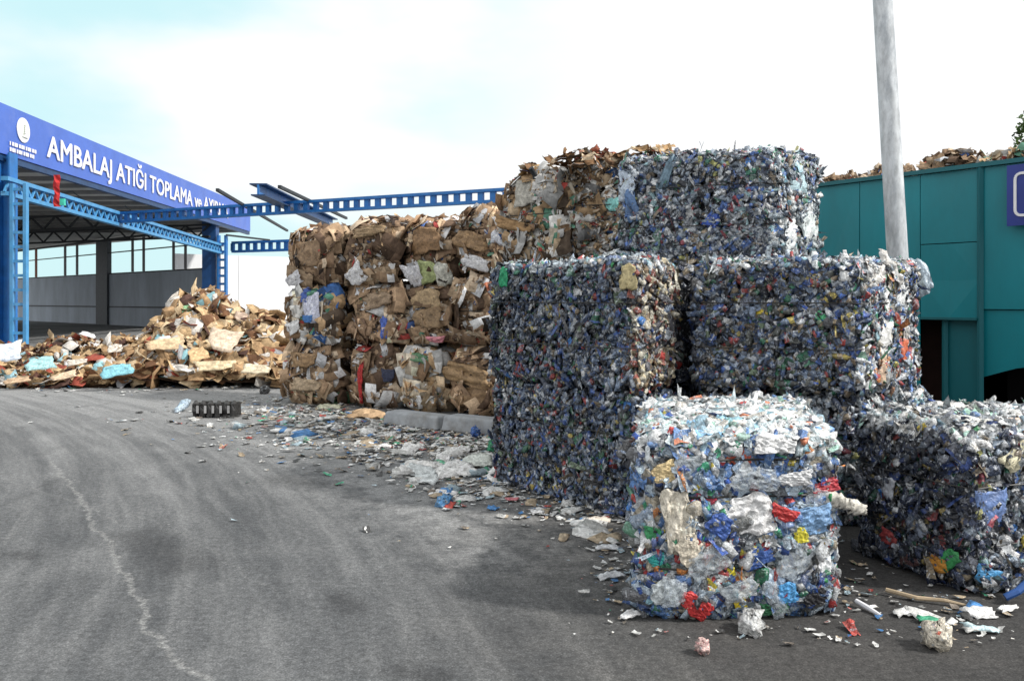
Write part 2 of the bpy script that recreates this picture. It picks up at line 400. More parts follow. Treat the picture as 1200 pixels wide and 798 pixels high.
def bale_plastic(b, name, label, pal=PET, dens=520, faces=None, film=.12, size=1.0, topal=None, group=None, nwires=3, rightpal=None, spin=None, mat=M_PET, tilt=.36, sat=.8, gain=.80, deep=.10, zone=None, whole=14):
    rs = np.random.RandomState(b.seed)
    root = empty(name, b.c); tag(root, label, 'bale', group)
    faces = faces or {'F': 1, 'R': 1, 'T': .6, 'L': .5, 'B': .25}
    sp = Soup(); b.core(sp)
    def colours(p, n):
        c = tri(pal, pal, n, rs)
        if rightpal is not None:
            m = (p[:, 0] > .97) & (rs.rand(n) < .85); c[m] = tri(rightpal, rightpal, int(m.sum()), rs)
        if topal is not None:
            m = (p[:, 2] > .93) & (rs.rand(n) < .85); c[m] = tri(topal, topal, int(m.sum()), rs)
        if zone is not None:
            zm = smooth_noise(b.seed + 77, p, 1.6) + (-.5 * p[:, 2]) > .05; zm &= (rs.rand(n) < .6) & (p[:, 2] < .9); c[zm] = tri(zone, zone, int(zm.sum()), rs)
        g = c[..., :3].mean(-1, keepdims=True); c[..., :3] = g + (c[..., :3] - g) * sat
        c[..., :3] *= gain
        if rightpal is not None: c[p[:, 0] > .97, :, :3] *= min(1.5, 1 / gain) * .9  # right sides kept lighter: their sunlight is put into the colour
        if topal is not None: c[p[:, 2] > .93, :, :3] *= min(1.5, 1 / gain)  # tops kept lighter too, sunlight put into the colour
        return c
    dens = dens * 1.55; size = size * .80
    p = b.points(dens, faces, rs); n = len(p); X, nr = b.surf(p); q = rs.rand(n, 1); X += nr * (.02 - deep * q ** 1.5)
    c = colours(p, n); t = tone(b, X) * (1.15 - .75 * q[:, 0]); c[..., :3] *= t[:, None, None]  # deeper pieces darkened: shade of the gaps put into the colour
    sz = np.stack([.11 + .11 * rs.rand(n), .045 + .04 * rs.rand(n), .04 + .035 * rs.rand(n)], 1) * size
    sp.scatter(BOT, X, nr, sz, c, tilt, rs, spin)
    m = int(n * film * 2.2); p2 = b.points(dens * film * 2.2, faces, rs); m = len(p2); X, nr = b.surf(p2); X += nr * (rs.rand(m, 1) * .05 - .02)
    c = colours(p2, m); c[..., 3] = np.maximum(c[..., 3], .4)
    sz = (.06 + .10 * rs.rand(m, 1) ** 2) * np.array([[1, .7, .35]]) * size
    sp.scatter(SHE + FIN, X, nr, sz, c, tilt * .8, rs)
    if whole:
        p4 = b.points(whole, faces, rs); m = len(p4); X, nr = b.surf(p4); X += nr * (.012 * rs.randn(m, 1) - .005); c = colours(p4, m); c[:, 2] = pick(CAPS, m, rs); c[:, 1] = pick(LABL, m, rs); c[:, 0, :3] = c[:, 0, :3] * .7 + .10
        L_ = .18 + .10 * rs.rand(m); sp.scatter(BOF, X, nr, np.stack([L_, .075 + .02 * rs.rand(m), .07 + 0 * L_], 1), c, .18, rs, spin, .08)
    p3 = b.points(26, faces, rs); m = len(p3); X, nr = b.surf(p3); X += nr * (.01 + .03 * rs.rand(m, 1)); c = colours(p3, m)
    sp.scatter(STR, X, nr, np.stack([.08 + .14 * rs.rand(m), .015 + .03 * rs.rand(m), .03 * np.ones(m)], 1), c, .9, rs)
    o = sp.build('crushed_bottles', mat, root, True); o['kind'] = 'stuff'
    for w in b.wires: b.wire(w, M_WIRE, root, .0055 if b.seed == 11 else .004)
    return root

def bale_card(b, name, label, pal=BRN, dens=170, faces=None, group=None, size=1.0, fine=1.0, coarse=1.0):
    rs = np.random.RandomState(b.seed)
    root = empty(name, b.c); tag(root, label, 'bale', group)
    faces = faces or {'F': 1, 'R': .9, 'T': .7, 'L': .8, 'B': .25}
    sp = Soup(); b.core(sp, (.05, .032, .02), -.07)
    d = dens * coarse; p = b.points(d, faces, rs); n = len(p); X, nr = b.surf(p); X += nr * (rs.rand(n, 1) * .07 - .06)
    c = tri(pal, pal, n, rs); c[:, 2, :3] = c[:, 0, :3] * .7; t = tone(b, X, .3); c[..., :3] *= t[:, None, None]
    sz = (.16 + .34 * rs.rand(n, 1) ** 1.6) * np.stack([np.ones(n), .28 + .5 * rs.rand(n), .30 * np.ones(n)], 1) * size
    sp.scatter(CAR, X, nr, sz, c, .16, rs, (0.0, .30))
    d = dens * 2.4 * fine; p = b.points(d, faces, rs); n = len(p); X, nr = b.surf(p); X += nr * (rs.rand(n, 1) * .08 - .045)
    c = tri(pal, pal, n, rs); wh = rs.rand(n) < .30 + .3 * (smooth_noise(b.seed + 9, X, 3) > .3); c[wh] = tri(BRNW, BRNW, int(wh.sum()), rs); c[..., :3] *= tone(b, X, .3)[:, None, None]
    sz = (.05 + .10 * rs.rand(n, 1) ** 2) * np.array([[1, .45, .3]]) * size
    sp.scatter(SHE + STR, X, nr, sz, c, .42, rs, (0.0, .8))
    o = sp.build('pressed_cardboard', M_CARD, root); o['kind'] = 'stuff'
    for w in b.wires: b.wire(w, M_WIRE, root, .005)
    return root

def fp_line(p0, p1, depth, dn=None):
    """footprint behind the front edge p0-p1"""
    p0, p1 = np.array(p0, float), np.array(p1, float); d = (p1 - p0) / np.linalg.norm(p1 - p0)
    n = np.array([-d[1], d[0]]) if dn is None else np.array(dn, float) / np.linalg.norm(dn)
    return [p0, p1, p1 + n * depth, p0 + n * depth]

def crumple(name, parent, pos, nrm, size, col, seed, mat=None, rough=.5, n=9, amp=.06, up=(0, 0, 1), ang=0., fold=.15, stripe=None, shape=None):
    """one larger crumpled piece as a mesh of its own"""
    r = np.random.RandomState(seed); g = np.linspace(-.5, .5, n + 1); A, B = np.meshgrid(g, g)
    nr = unit(np.array(nrm, float)); ref = np.array(up, float)
    if abs(nr @ ref) > .95: ref = np.array([0, 1., 0])
    t = unit(np.cross(ref, nr)); b = np.cross(nr, t)
    t, b = t * math.cos(ang) + b * math.sin(ang), -t * math.sin(ang) + b * math.cos(ang)
    a_, b_ = A.ravel(), B.ravel()
    rr = np.hypot(a_, b_) * 2; th = np.arctan2(b_, a_)
    edge = 1 - .18 * np.clip(rr - .6, 0, 1) * (1 + np.sin(3 * th + seed) + .6 * np.sin(7 * th + 2 * seed))
    pp = np.stack([a_, b_, 0 * a_ + seed * .37], -1)
    h = amp * (smooth_noise(seed, pp, 9) + .45 * smooth_noise(seed + 1, pp, 22)) - fold * .2 * rr ** 2
    if n > 8:
        w1 = smooth_noise(seed + 2, pp, 14); w2 = smooth_noise(seed + 3, pp, 30); h = h + amp * (.55 * (1 - 2 * np.abs(w1)) + .35 * (1 - 2 * np.abs(w2)))
    X = np.array(pos, float) + (a_ * edge * size[0])[:, None] * t + (b_ * edge * size[1])[:, None] * b + (h * max(size) * 1.2)[:, None] * nr
    F = []; C = []
    for j in range(n):
        for i in range(n):
            k = j * (n + 1) + i; F.append((k, k + 1, k + n + 2, k + n + 1))
            c = np.array([*col, rough]) if not (stripe and (j in stripe[1])) else np.array([*stripe[0], rough])
            c[:3] *= 1 + .12 * r.randn(); C.append(c)
    s = Soup(); s.raw(X, np.array(F), np.array(C)); o = s.build(name, mat or M_FILM, parent, n > 8)
    md = o.modifiers.new('s', 'SOLIDIFY'); md.thickness = .004
    return o

def lump(name, parent, pos, nrm, size, cols, seed, mat=None, temps=None, up=0.):
    s = Soup(); r = np.random.RandomState(seed)
    c = np.array([[list(x) for x in cols]], float)
    s.scatter([(temps or BOT)[seed % len(temps or BOT)]], np.array([pos], float), np.array([nrm], float), np.array([size], float), c, .02, r, (up, .01), .12)
    return s.build(name, mat or M_PET, parent)

H = .94
# front bale
A = Bale([(.62, 4.27), (1.66, 4.32), (1.96, 5.72), (.92, 5.85)], 0, .92, 11, k=11, bulge=.05, wires=(-.45, .34, .74), amp=.035)
ra = bale_plastic(A, 'plastic_bale', 'bright bale of loosely pressed white and coloured bottles standing alone in front of all others', FRONT, 480,
                  {'F': 1.15, 'R': .4, 'T': 1.0, 'L': .6, 'B': .15}, .45, 1.05, WHT, mat=M_PETF, tilt=.22, sat=.95, gain=.95, deep=.07, whole=55, zone=P((5, (.10, .24, .55), .28), (4, (.30, .42, .58), .2), (3, (.04, .10, .30), .3), (2, (.55, .68, .8), .25), (1.2, (.04, .05, .07), .3), (.6, (.05, .35, .2), .3)))
def onA(px, py, push=.02):
    """a spot of the front face of the front bale"""
    u = np.clip((px - 862) / 126.0, -.97, .97); w = np.clip((618 - py) / 108.0, -.97, .97)
    X, n = A.surf(A.unitp('F', np.array([u]), np.array([w])), push); return X[0], n[0]
for i, (px, py, sx, sy, col, an, nm) in enumerate([
        (788, 606, .17, .30, (.80, .74, .62), .25, 'cream_bag'), (800, 640, .14, .14, (.76, .68, .55), .6, 'cream_bag'), (874, 602, .24, .20, (.86, .86, .86), .1, 'white_bag'),
        (770, 552, .12, .10, (.70, .55, .30), .3, 'tan_wrapper'), (915, 601, .13, .07, (.62, .05, .05), -.4, 'red_wrapper'), (866, 537, .10, .10, (.60, .12, .06), .8, 'red_wrapper'),
        (843, 672, .11, .07, (.75, .66, .05), .5, 'yellow_wrapper'), (937, 627, .07, .08, (.78, .70, .06), .2, 'yellow_wrapper'), (806, 706, .10, .17, (.60, .05, .05), .9, 'red_wrapper'),
        (862, 706, .06, .05, (.78, .60, .05), .2, 'yellow_wrapper'), (945, 540, .05, .10, (.6, .75, .08), .4, 'green_wrapper'), (955, 672, .20, .18, (.80, .82, .84), .2, 'clear_bag'),
        (835, 612, .11, .12, (.06, .13, .42), 1., 'blue_wrapper'), (885, 652, .16, .10, (.05, .12, .38), .4, 'blue_wrapper'), (920, 694, .10, .10, (.10, .38, .75), .1, 'blue_wrapper'),
        (975, 572, .16, .07, (.50, .05, .07), .2, 'red_wrapper'), (820, 580, .12, .06, (.50, .06, .10), -.3, 'red_wrapper'), (760, 655, .08, .06, (.05, .45, .42), .3, 'green_wrapper'),
        (755, 625, .08, .08, (.05, .30, .12), .1, 'green_wrapper'), (905, 520, .2, .1, (.85, .86, .86), 0, 'white_bag'), (770, 690, .14, .11, (.55, .60, .62), .2, 'clear_bag'),
        (955, 700, .12, .08, (.03, .03, .035), .2, 'black_bag'), (930, 560, .16, .07, (.78, .79, .80), .1, 'white_bag'), (950, 610, .20, .14, (.24, .42, .68), .1, 'blue_wrapper'), (905, 715, .14, .06, (.05, .22, .10), 0., 'green_wrapper')]):
    X, n = onA(px, py, .045); o = crumple(nm, ra, X, n, (sx * 1.08, sy * 1.08), col, 200 + i, rough=.4 if 'bag' in nm else .5, ang=an, amp=.04, n=26)
for i, (u, v, sx, sy, col) in enumerate([(-.6, -.6, .3, .25, (.55, .78, .72)), (-.2, .1, .34, .22, (.85, .86, .86)), (.4, -.3, .36, .3, (.86, .87, .87)), (.1, .8, .26, .14, (.25, .55, .75)), (.6, .5, .3, .3, (.84, .84, .80)),
                                         (-.7, .5, .3, .3, (.85, .87, .88)), (-.05, -.6, .2, .16, (.8, .68, .5)), (.7, -.75, .16, .12, (.2, .42, .75)), (-.35, -.85, .2, .12, (.3, .55, .8)), (.2, .4, .3, .2, (.8, .84, .82))]):
    X, n = A.surf(A.unitp('T', np.array([u]), np.array([v])), .03); crumple('plastic_bag', ra, X[0], n[0], (sx * 1.2, sy * 1.2), col, 260 + i, rough=.45, ang=i, amp=.03, n=26)
M_CLR = mat_soup('clear_film', .9, .8, 24, .35, .6, 1.3); M_CLR.node_tree.nodes['Principled BSDF'].inputs['Alpha'].default_value = .30
for i, (px, py, sx, sy) in enumerate([(880, 560, .4, .2), (820, 655, .34, .24), (930, 655, .36, .26), (780, 690, .24, .2), (905, 702, .34, .14), (960, 590, .2, .26), (800, 545, .26, .2), (860, 690, .3, .16)]):
    X, n = onA(px, py, .055); crumple('clear_film', ra, X, n, (sx * .62, sy * .62), (.72, .80, .88), 1200 + i, rough=.2, ang=.5 * i, amp=.03, n=26, mat=M_CLR)
# sleeve of white film that sticks out of its right edge
mb = MB(); X, n = onA(975, 588, 0)
base = Vector(X); pts = [base + Vector((-.08, .05, .0)), base + Vector((.03, -.03, .01)), base + Vector((.12, -.02, -.02)), base + Vector((.20, .0, -.05)), base + Vector((.235, .02, -.075))]
fine = []; rad = []
for k in range(33):
    t = k / 8.; j = min(3, int(t)); fine.append(pts[j].lerp(pts[j + 1], t - j) + Vector((0, 0, .006 * math.sin(k * 2.1)))); rad.append((.040, .042, .030, .034, .012)[j] * (1 - (t - j)) + (.042, .030, .034, .012, .012)[j] * (t - j) + .005 * math.sin(k * 2.6))
mb.tube(fine, rad, 14)
r_s = np.random.RandomState(4); mb.v = [tuple(np.array(v) + .0045 * r_s.randn(3)) for v in mb.v]
o = mb.build('film_sleeve', mat_plain('cream_film', (.66, .63, .56), .55, .35, 18, bump=.9), ra, True); o['label'] = 'rolled cream film sticking out at the side'

# wall of dark bottle bales
fpB = [(-.16, 7.55), (.93, 6.12), (1.28, 6.58), (.32, 8.0)]
B1 = Bale(fpB, 0, H - .035, 21, wires=(-.35, .35), bulge=.02, amp=.028); B2 = Bale([(-.19, 7.50), (.90, 6.13), (1.26, 6.58), (.28, 7.98)], H, 2 * H + .01, 22, wires=(-.35, .35), bulge=.02, amp=.03)
bale_plastic(B1, 'plastic_bale', 'lower dark blue-grey bottle bale left of the bright front bale, resting on the asphalt', PET, 640, {'F': 1, 'R': 1, 'T': .2, 'L': .6, 'B': .1}, .1, .9, spin=(1.57, .7))
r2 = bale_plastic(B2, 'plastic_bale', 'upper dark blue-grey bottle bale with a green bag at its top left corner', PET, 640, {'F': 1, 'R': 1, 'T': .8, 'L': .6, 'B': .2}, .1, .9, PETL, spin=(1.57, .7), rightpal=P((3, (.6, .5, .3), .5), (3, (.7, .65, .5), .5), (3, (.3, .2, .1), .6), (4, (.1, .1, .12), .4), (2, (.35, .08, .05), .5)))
X, n = B2.surf(B2.unitp('F', np.array([-.72]), np.array([.80])), .05); crumple('green_bag', r2, X, n, (.12, .18), (.02, .36, .16), 301, rough=.35)
X, n = B2.surf(B2.unitp('F', np.array([.93]), np.array([.75])), .05); crumple('yellow_bag', r2, X[0] if X.ndim > 1 else X, n[0] if n.ndim > 1 else n, (.14, .2), (.62, .52, .28), 302, rough=.5)
fpC = [(1.40, 6.52), (2.46, 6.02), (3.36, 6.86), (2.26, 7.52)]
C1 = Bale(fpC, 0, H - .035, 31, wires=(-.35, .35), bulge=.02); C2 = Bale([(1.37, 6.47), (2.43, 5.95), (3.23, 6.78), (2.2, 7.45)], H, 2 * H + .01, 32, wires=(-.35, .35), bulge=.025, amp=.035)
bale_plastic(C1, 'plastic_bale', 'lower dark bottle bale behind the gap between the two nearest bales', PETM, 520, {'F': 1, 'R': .8, 'T': .2, 'L': .5, 'B': .1}, .12, .95, rightpal=PETL)
rc = bale_plastic(C2, 'plastic_bale', 'upper bottle bale with a pale right end in front of the lamp pole', P(*[(w * 100, c[:3], c[3]) for w, c in zip(*PET)], (14, (.10, .11, .10), .3), (6, (.30, .22, .14), .4)), 620,
                  {'F': 1, 'R': 1, 'T': .8, 'L': .5, 'B': .2}, .16, .95, PETL, rightpal=FRONT)
for i, (a, w, sx, sy, col) in enumerate([(-.6, .75, .34, .2, (.8, .78, .74)), (-.2, .35, .3, .22, (.85, .84, .84)), (.4, .5, .26, .16, (.78, .8, .8)), (-.4, -.2, .34, .18, (.80, .80, .78)), (.3, -.45, .24, .12, (.62, .16, .08)), (-.5, -.6, .3, .14, (.75, .55, .4)), (.5, -.1, .16, .14, (.75, .72, .68)), (.1, .02, .2, .08, (.4, .1, .08)), (0, .9, .4, .1, (.82, .8, .76))]):
    X, n = C2.surf(C2.unitp('R', np.array([a]), np.array([w])), .035); crumple('plastic_bag', rc, X[0], n[0], (sx, sy), col, 330 + i, rough=.45, ang=.3 * i)
# flap of clear film standing up from the back corner
crumple('torn_film', rc, (3.30, 6.88, 1.80), (-.5, -.8, .25), (.13, .34), (.50, .60, .68), 350, rough=.3, ang=.35)
# low bale at right
D = Bale([(2.2, 5.42), (2.5, 4.62), (3.82, 5.12), (3.5, 6.0)], 0, .86, 41, k=13, wires=(-.4, .35), bulge=.03, amp=.035)
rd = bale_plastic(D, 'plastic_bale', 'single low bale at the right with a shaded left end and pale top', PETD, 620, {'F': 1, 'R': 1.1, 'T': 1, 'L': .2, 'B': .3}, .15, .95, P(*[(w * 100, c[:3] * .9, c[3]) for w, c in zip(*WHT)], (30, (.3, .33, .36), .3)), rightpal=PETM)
for i, (u, v, sx, sy, col) in enumerate([(-.75, -.1, .3, .14, (.80, .78, .74)), (-.1, -.2, .3, .2, (.45, .72, .58)), (.3, .1, .34, .16, (.82, .82, .8)), (.3, -.6, .3, .14, (.78, .78, .74)), (-.5, .5, .3, .12, (.8, .8, .8)), (.7, -.3, .3, .14, (.8, .6, .5))]):
    X, n = D.surf(D.unitp('T', np.array([u]), np.array([v])), .035); crumple('plastic_bag', rd, X[0], n[0], (sx, sy), col, 360 + i, rough=.45, ang=.7 * i)
for i, (a, w, sx, sy, col) in enumerate([(-.85, .1, .2, .2, (.16, .25, .5)), (-.6, .75, .24, .12, (.75, .70, .5)), (-.3, .3, .3, .12, (.62, .7, .74)), (-.7, -.5, .2, .14, (.6, .62, .64)), (-.9, -.75, .16, .10, (.10, .35, .65)), (-.4, -.3, .2, .1, (.6, .5, .1))]):
    X, n = D.surf(D.unitp('R', np.array([a]), np.array([w])), .035); crumple('plastic_bag', rd, X[0], n[0], (sx, sy), col, 380 + i, rough=.45, ang=.7 * i)
for i, (a, w, col) in enumerate([(.55, -.72, (.62, .28, .05)), (.72, -.6, (.05, .3, .1)), (-.3, .1, (.5, .52, .56)), (.2, -.3, (.3, .34, .42)), (-.3, -.6, (.3, .05, .05))]):
    X, n = D.surf(D.unitp('F', np.array([a]), np.array([w])), .035); crumple('wrapper', rd, X[0], n[0], (.14, .1), col, 400 + i, rough=.45, ang=.7 * i)
# top bottle bale
E = Bale([(.92, 7.45), (2.12, 6.9), (2.72, 7.55), (1.42, 8.3)], 2 * H + .01, 2.84, 51, k=11, wires=(-.3, .4), bulge=.03, amp=.05)
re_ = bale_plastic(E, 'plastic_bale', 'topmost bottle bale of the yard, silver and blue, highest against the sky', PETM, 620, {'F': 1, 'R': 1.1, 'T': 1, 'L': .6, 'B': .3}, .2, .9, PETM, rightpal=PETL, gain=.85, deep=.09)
for i, (f, a, w, sx, sy, col) in enumerate([('F', -.9, .55, .18, .34, (.62, .72, .85)), ('F', -.8, .1, .12, .3, (.12, .22, .42)), ('R', -.2, .5, .32, .32, (.55, .74, .80)), ('R', .3, -.2, .3, .4, (.75, .82, .82)), ('R', -.5, -.5, .3, .2, (.8, .83, .84)), ('F', .25, -.2, .16, .12, (.05, .12, .5)), ('F', -.35, .6, .4, .1, (.18, .28, .36)), ('T', .8, -.4, .3, .2, (.7, .78, .82))]):
    X, n = E.surf(E.unitp(f, np.array([a]), np.array([w])), .04); crumple('plastic_bag', re_, X[0], n[0], (sx, sy), col, 420 + i, rough=.4, ang=.2 * i)
# bales that carry the top ones, seen only through the gaps
S1 = Bale([(.36, 8.12), (1.36, 6.85), (2.08, 7.5), (1.2, 8.9)], 0, H, 61); S2 = Bale([(.36, 8.12), (1.36, 6.8), (2.08, 7.5), (1.2, 8.9)], H, 2 * H, 62)
bale_plastic(S1, 'plastic_bale', 'lower bottle bale deep inside the stack, behind the left dark bales', PETD, 160, {'F': .8, 'R': .5, 'T': .3, 'L': 1, 'B': .6})
bale_plastic(S2, 'plastic_bale', 'middle bottle bale deep inside the stack, under the topmost bale', PETD, 160, {'F': .8, 'R': .5, 'T': .6, 'L': 1, 'B': .6})

# mixed paper bales in the middle
fm1 = [(-.12, 9.75), (.60, 9.2), (1.25, 10.1), (.5, 10.7)]; fm2 = [(.56, 9.1), (1.34, 8.75), (2.0, 9.6), (1.2, 10.2)]
for fp, nm, sd in ((fm1, 'left', 71), (fm2, 'right', 75)):
    for t in range(2):
        b = Bale(fp, t * .99, (t + 1) * .99, sd + t, k=9, amp=.04, wires=(0.,), bulge=.02)
        bale_card(b, 'paper_bale', ('mixed paper bale in the gap behind the dark bottles, ' if nm == 'left' else 'paper bale deep behind the bottle stack, ') + ('lower' if t == 0 else 'upper'),
                  BRNW, 120, {'F': 1, 'L': 1, 'R': .2, 'T': .3, 'B': .5}, size=.85)
b = Bale(fm1, 1.98, 3.02, 81, k=7, amp=.07, wires=(0.1,), bulge=.03)
rm1 = bale_card(b, 'paper_bale', 'raised brown and white paper bale with a stick on top', BRNW, 170, {'F': 1, 'L': 1, 'R': .7, 'T': 1, 'B': .3}, size=.85, fine=1.6)
b2 = Bale(fm2, 1.98, 3.10, 82, k=7, amp=.07, wires=(0.1,), bulge=.03)
rm2 = bale_card(b2, 'paper_bale', 'raised pale mixed paper bale touching the topmost bottle bale', BRNW, 120, {'F': 1, 'L': 1, 'R': .7, 'T': 1, 'B': .3}, size=.62, fine=3.2)
X, n = b2.surf(b2.unitp('F', np.array([.25]), np.array([.1])), .05); crumple('turquoise_bag', rm2, X[0] if X.ndim > 1 else X, n[0] if n.ndim > 1 else n, (.15, .15), (.3, .72, .68), 430)
X, n = b.surf(b.unitp('F', np.array([-.6]), np.array([-.1])), .06); crumple('cardboard_flap', rm1, X[0], n[0], (.6, .14), (.36, .23, .12), 431, mat=M_CARD, rough=.9, ang=-.25, amp=.03)
X, n = b.surf(b.unitp('F', np.array([-.2]), np.array([.55])), .06); crumple('grey_bag', rm1, X[0], n[0], (.3, .3), (.5, .48, .42), 432)
# scraps lying on top of the stacks
scr = [(.95, 8.0, 2.93, .42, (.30, .17, .09), 'brown carton scrap lying on the left top edge of the topmost bottle bale'),
       (1.22, 7.85, 2.96, .34, (.42, .27, .14), 'tan carton scrap on the very top of the stack'),
       (1.45, 7.9, 2.95, .24, (.55, .22, .2), 'pinkish scrap on the top of the highest bale'),
       (.62, 8.95, 3.10, .40, (.22, .13, .07), 'dark brown carton scrap standing up on the pale paper bale'),
       (.25, 9.6, 3.08, .34, (.38, .25, .12), 'curled tan carton scrap on the raised left paper bale'), (.85, 8.9, 3.16, .3, (.34, .12, .08), 'reddish brown scrap on the pale paper bale')]
for i, (x, y, z, s_, c, lb) in enumerate(scr):
    sp = Soup(); n = 26; rs = np.random.RandomState(500 + i)
    pos = np.array([x, y, z - .03]) + rs.randn(n, 3) * [s_ * .4, s_ * .35, .03]
    cc = tri(P((3, c, .9), (1, (.5, .4, .28), .9), (1, (.2, .12, .07), .9)), BRN, n, rs)
    sp.scatter(CAR + SHE, pos, np.tile([0, -.3, 1.], (n, 1)), (s_ * (.2 + .35 * rs.rand(n, 1))) * np.array([[1, .6, .5]]), cc, .5, rs)
    tag(sp.build('carton_scrap', M_CARD), lb, 'cardboard scrap')
mb = MB(); mb.tube([at(630, 232, 9.5), at(627, 206, 9.45), at(622, 197, 9.4)], [.03, .03, .028], 7)
tag(mb.build('stick', M_DARK), 'short dark stick poking up from the raised left paper bale', 'stick')

# cardboard wall: rows from bottom to top
L0, L1 = np.array([-3.62, 13.45]), np.array([-.15, 11.6]); ld = (L1 - L0) / np.linalg.norm(L1 - L0)
def on_line(px):
    q = (px - 600) / 1000.; t = (q * L0[1] - L0[0]) / ((L1 - L0)[0] - q * (L1 - L0)[1]); return L0 + (L1 - L0) * t
rows = [[(335, 397), (403, 462), (464, 520), (522, 582)], [(335, 396), (402, 472), (475, 522), (524, 590)], [(336, 398), (402, 464), (466, 524), (526, 594)]]
rl = ['bottom', 'middle', 'top']; cl = ['leftmost', 'second from left', 'third from left', 'rightmost']
look = {(0, 0): 'with white and blue bags', (0, 1): 'with a red strip', (0, 2): 'with mixed coloured paper', (0, 3): 'of long crushed cartons',
        (1, 0): 'full of white and blue wrappers', (1, 1): 'with pale paper below', (1, 2): 'of layered brown board', (1, 3): 'with a dark hollow',
        (2, 0): 'with a bulging brown face', (2, 1): 'with white sheets along its foot', (2, 2): 'with a greenish bag', (2, 3): 'beside the raised paper bale'}
cards = {}
for r_, row in enumerate(rows):
    for c_, (x0, x1) in enumerate(row):
        h = .915 if c_ == 0 else (.955, .94, .935, .975)[c_]
        p0, p1 = on_line(x0), on_line(x1); nrm = np.array([-ld[1], ld[0]]); off = nrm * (RS.rand() * .12 - .02) + (nrm * -.12 if c_ == 0 else 0)
        b = Bale(fp_line(p0 + off + ld * .04, p1 + off - ld * .04, 1.15), r_ * h + .01, (r_ + 1) * h - .03, 600 + r_ * 10 + c_, k=4.6, amp=.06, wires=(-.3, .35) if (r_ + c_) % 2 else (0.,), bulge=.05)
        pal = BRNW if (r_, c_) in ((1, 0), (0, 2)) else BRN
        g_ = (1.25, 1.05, 1.35, 1.4)[(r_ * 2 + c_) % 4]; pal = (pal[0], pal[1] * np.array([g_, g_, g_, 1]))
        rt = bale_card(b, 'cardboard_bale', 'bale %s, %s in the %s row of cardboard' % (look[(r_, c_)], cl[c_], rl[r_]), pal, 120,
                       {'F': 1, 'L': .9 if c_ == 0 else .2, 'R': .2 if c_ < 3 else .7, 'T': 1 if r_ == 2 else .25, 'B': .15}, 'bales of the brown cardboard wall', size=1.05)
        cards[(r_, c_)] = (b, rt)
def on_card(rc_, u, w, sx, sy, col, name, seed, ang=0., amp=.05):
    b, rt = cards[rc_]; X, n = b.surf(b.unitp('F', np.array([u]), np.array([w])), .09)
    crumple(name, rt, X[0], n[0], (sx, sy), col, seed, rough=.6, ang=ang, amp=amp)
for i, a in enumerate([((2, 1), -.5, -.8, .42, .3, (.82, .82, .84), 'white_sheet', .5), ((2, 2), -.6, -.85, .36, .36, (.80, .80, .84), 'white_sheet', .1), ((2, 2), .15, -.72, .34, .36, (.42, .48, .22), 'green_bag', .1),
                       ((2, 2), .8, -.85, .26, .4, (.74, .74, .66), 'pale_wrapper', .2), ((2, 3), -.1, -.65, .46, .2, (.84, .84, .86), 'white_sheet', -.3), ((2, 3), .8, .1, .26, .26, (.75, .78, .86), 'white_sheet', -.2),
                       ((2, 0), -.6, -.8, .4, .2, (.8, .8, .84), 'white_sheet', .3), ((2, 0), .1, .1, .5, .42, (.33, .22, .13), 'cardboard_sheet', .1), ((2, 1), .1, .6, .6, .16, (.40, .28, .16), 'cardboard_sheet', .1),
                       ((2, 2), .1, .3, .5, .4, (.30, .18, .09), 'cardboard_sheet', .1), ((2, 3), -.3, .0, .6, .26, (.36, .23, .12), 'cardboard_sheet', -.2), ((1, 0), .0, .7, .2, .24, (.06, .12, .40), 'blue_wrapper', .1),
                       ((1, 0), .3, .25, .34, .46, (.68, .70, .84), 'white_wrapper', .1), ((1, 0), .2, -.1, .2, .12, (.07, .22, .55), 'blue_wrapper', 0), ((1, 0), -.5, -.4, .3, .2, (.8, .8, .8), 'white_wrapper', .4),
                       ((1, 1), .2, .45, .5, .24, (.36, .26, .17), 'cardboard_sheet', .2), ((1, 1), .35, -.45, .14, .34, (.10, .18, .60), 'blue_wrapper', 0), ((1, 2), 0, .5, .5, .3, (.42, .30, .17), 'cardboard_sheet', 0),
                       ((1, 2), .1, -.1, .5, .3, (.34, .23, .13), 'cardboard_sheet', 0), ((1, 2), .5, -.75, .3, .1, (.75, .30, .35), 'pink_wrapper', 0), ((0, 0), 0., .55, .5, .24, (.36, .23, .12), 'cardboard_sheet', 0),
                       ((0, 0), .1, -.3, .6, .2, (.5, .38, .25), 'cardboard_sheet', 0), ((0, 2), .1, .7, .34, .14, (.12, .26, .14), 'green_wrapper', -.2), ((0, 3), -.2, .2, .8, .3, (.38, .25, .13), 'cardboard_sheet', -.2),
                       ((0, 3), .2, -.4, .7, .28, (.30, .19, .10), 'cardboard_sheet', .25), ((0, 1), -.35, -.2, .09, .62, (.62, .05, .05), 'red_strip', 0), ((0, 1), .8, .1, .2, .2, (.04, .05, .10), 'navy_wrapper', 0), ((1, 3), .85, .6, .24, .34, (.50, .16, .08), 'orange_wrapper', .4)]):
    on_card(a[0], a[1], a[2], a[3], a[4], a[5], a[6], 700 + i, a[7])

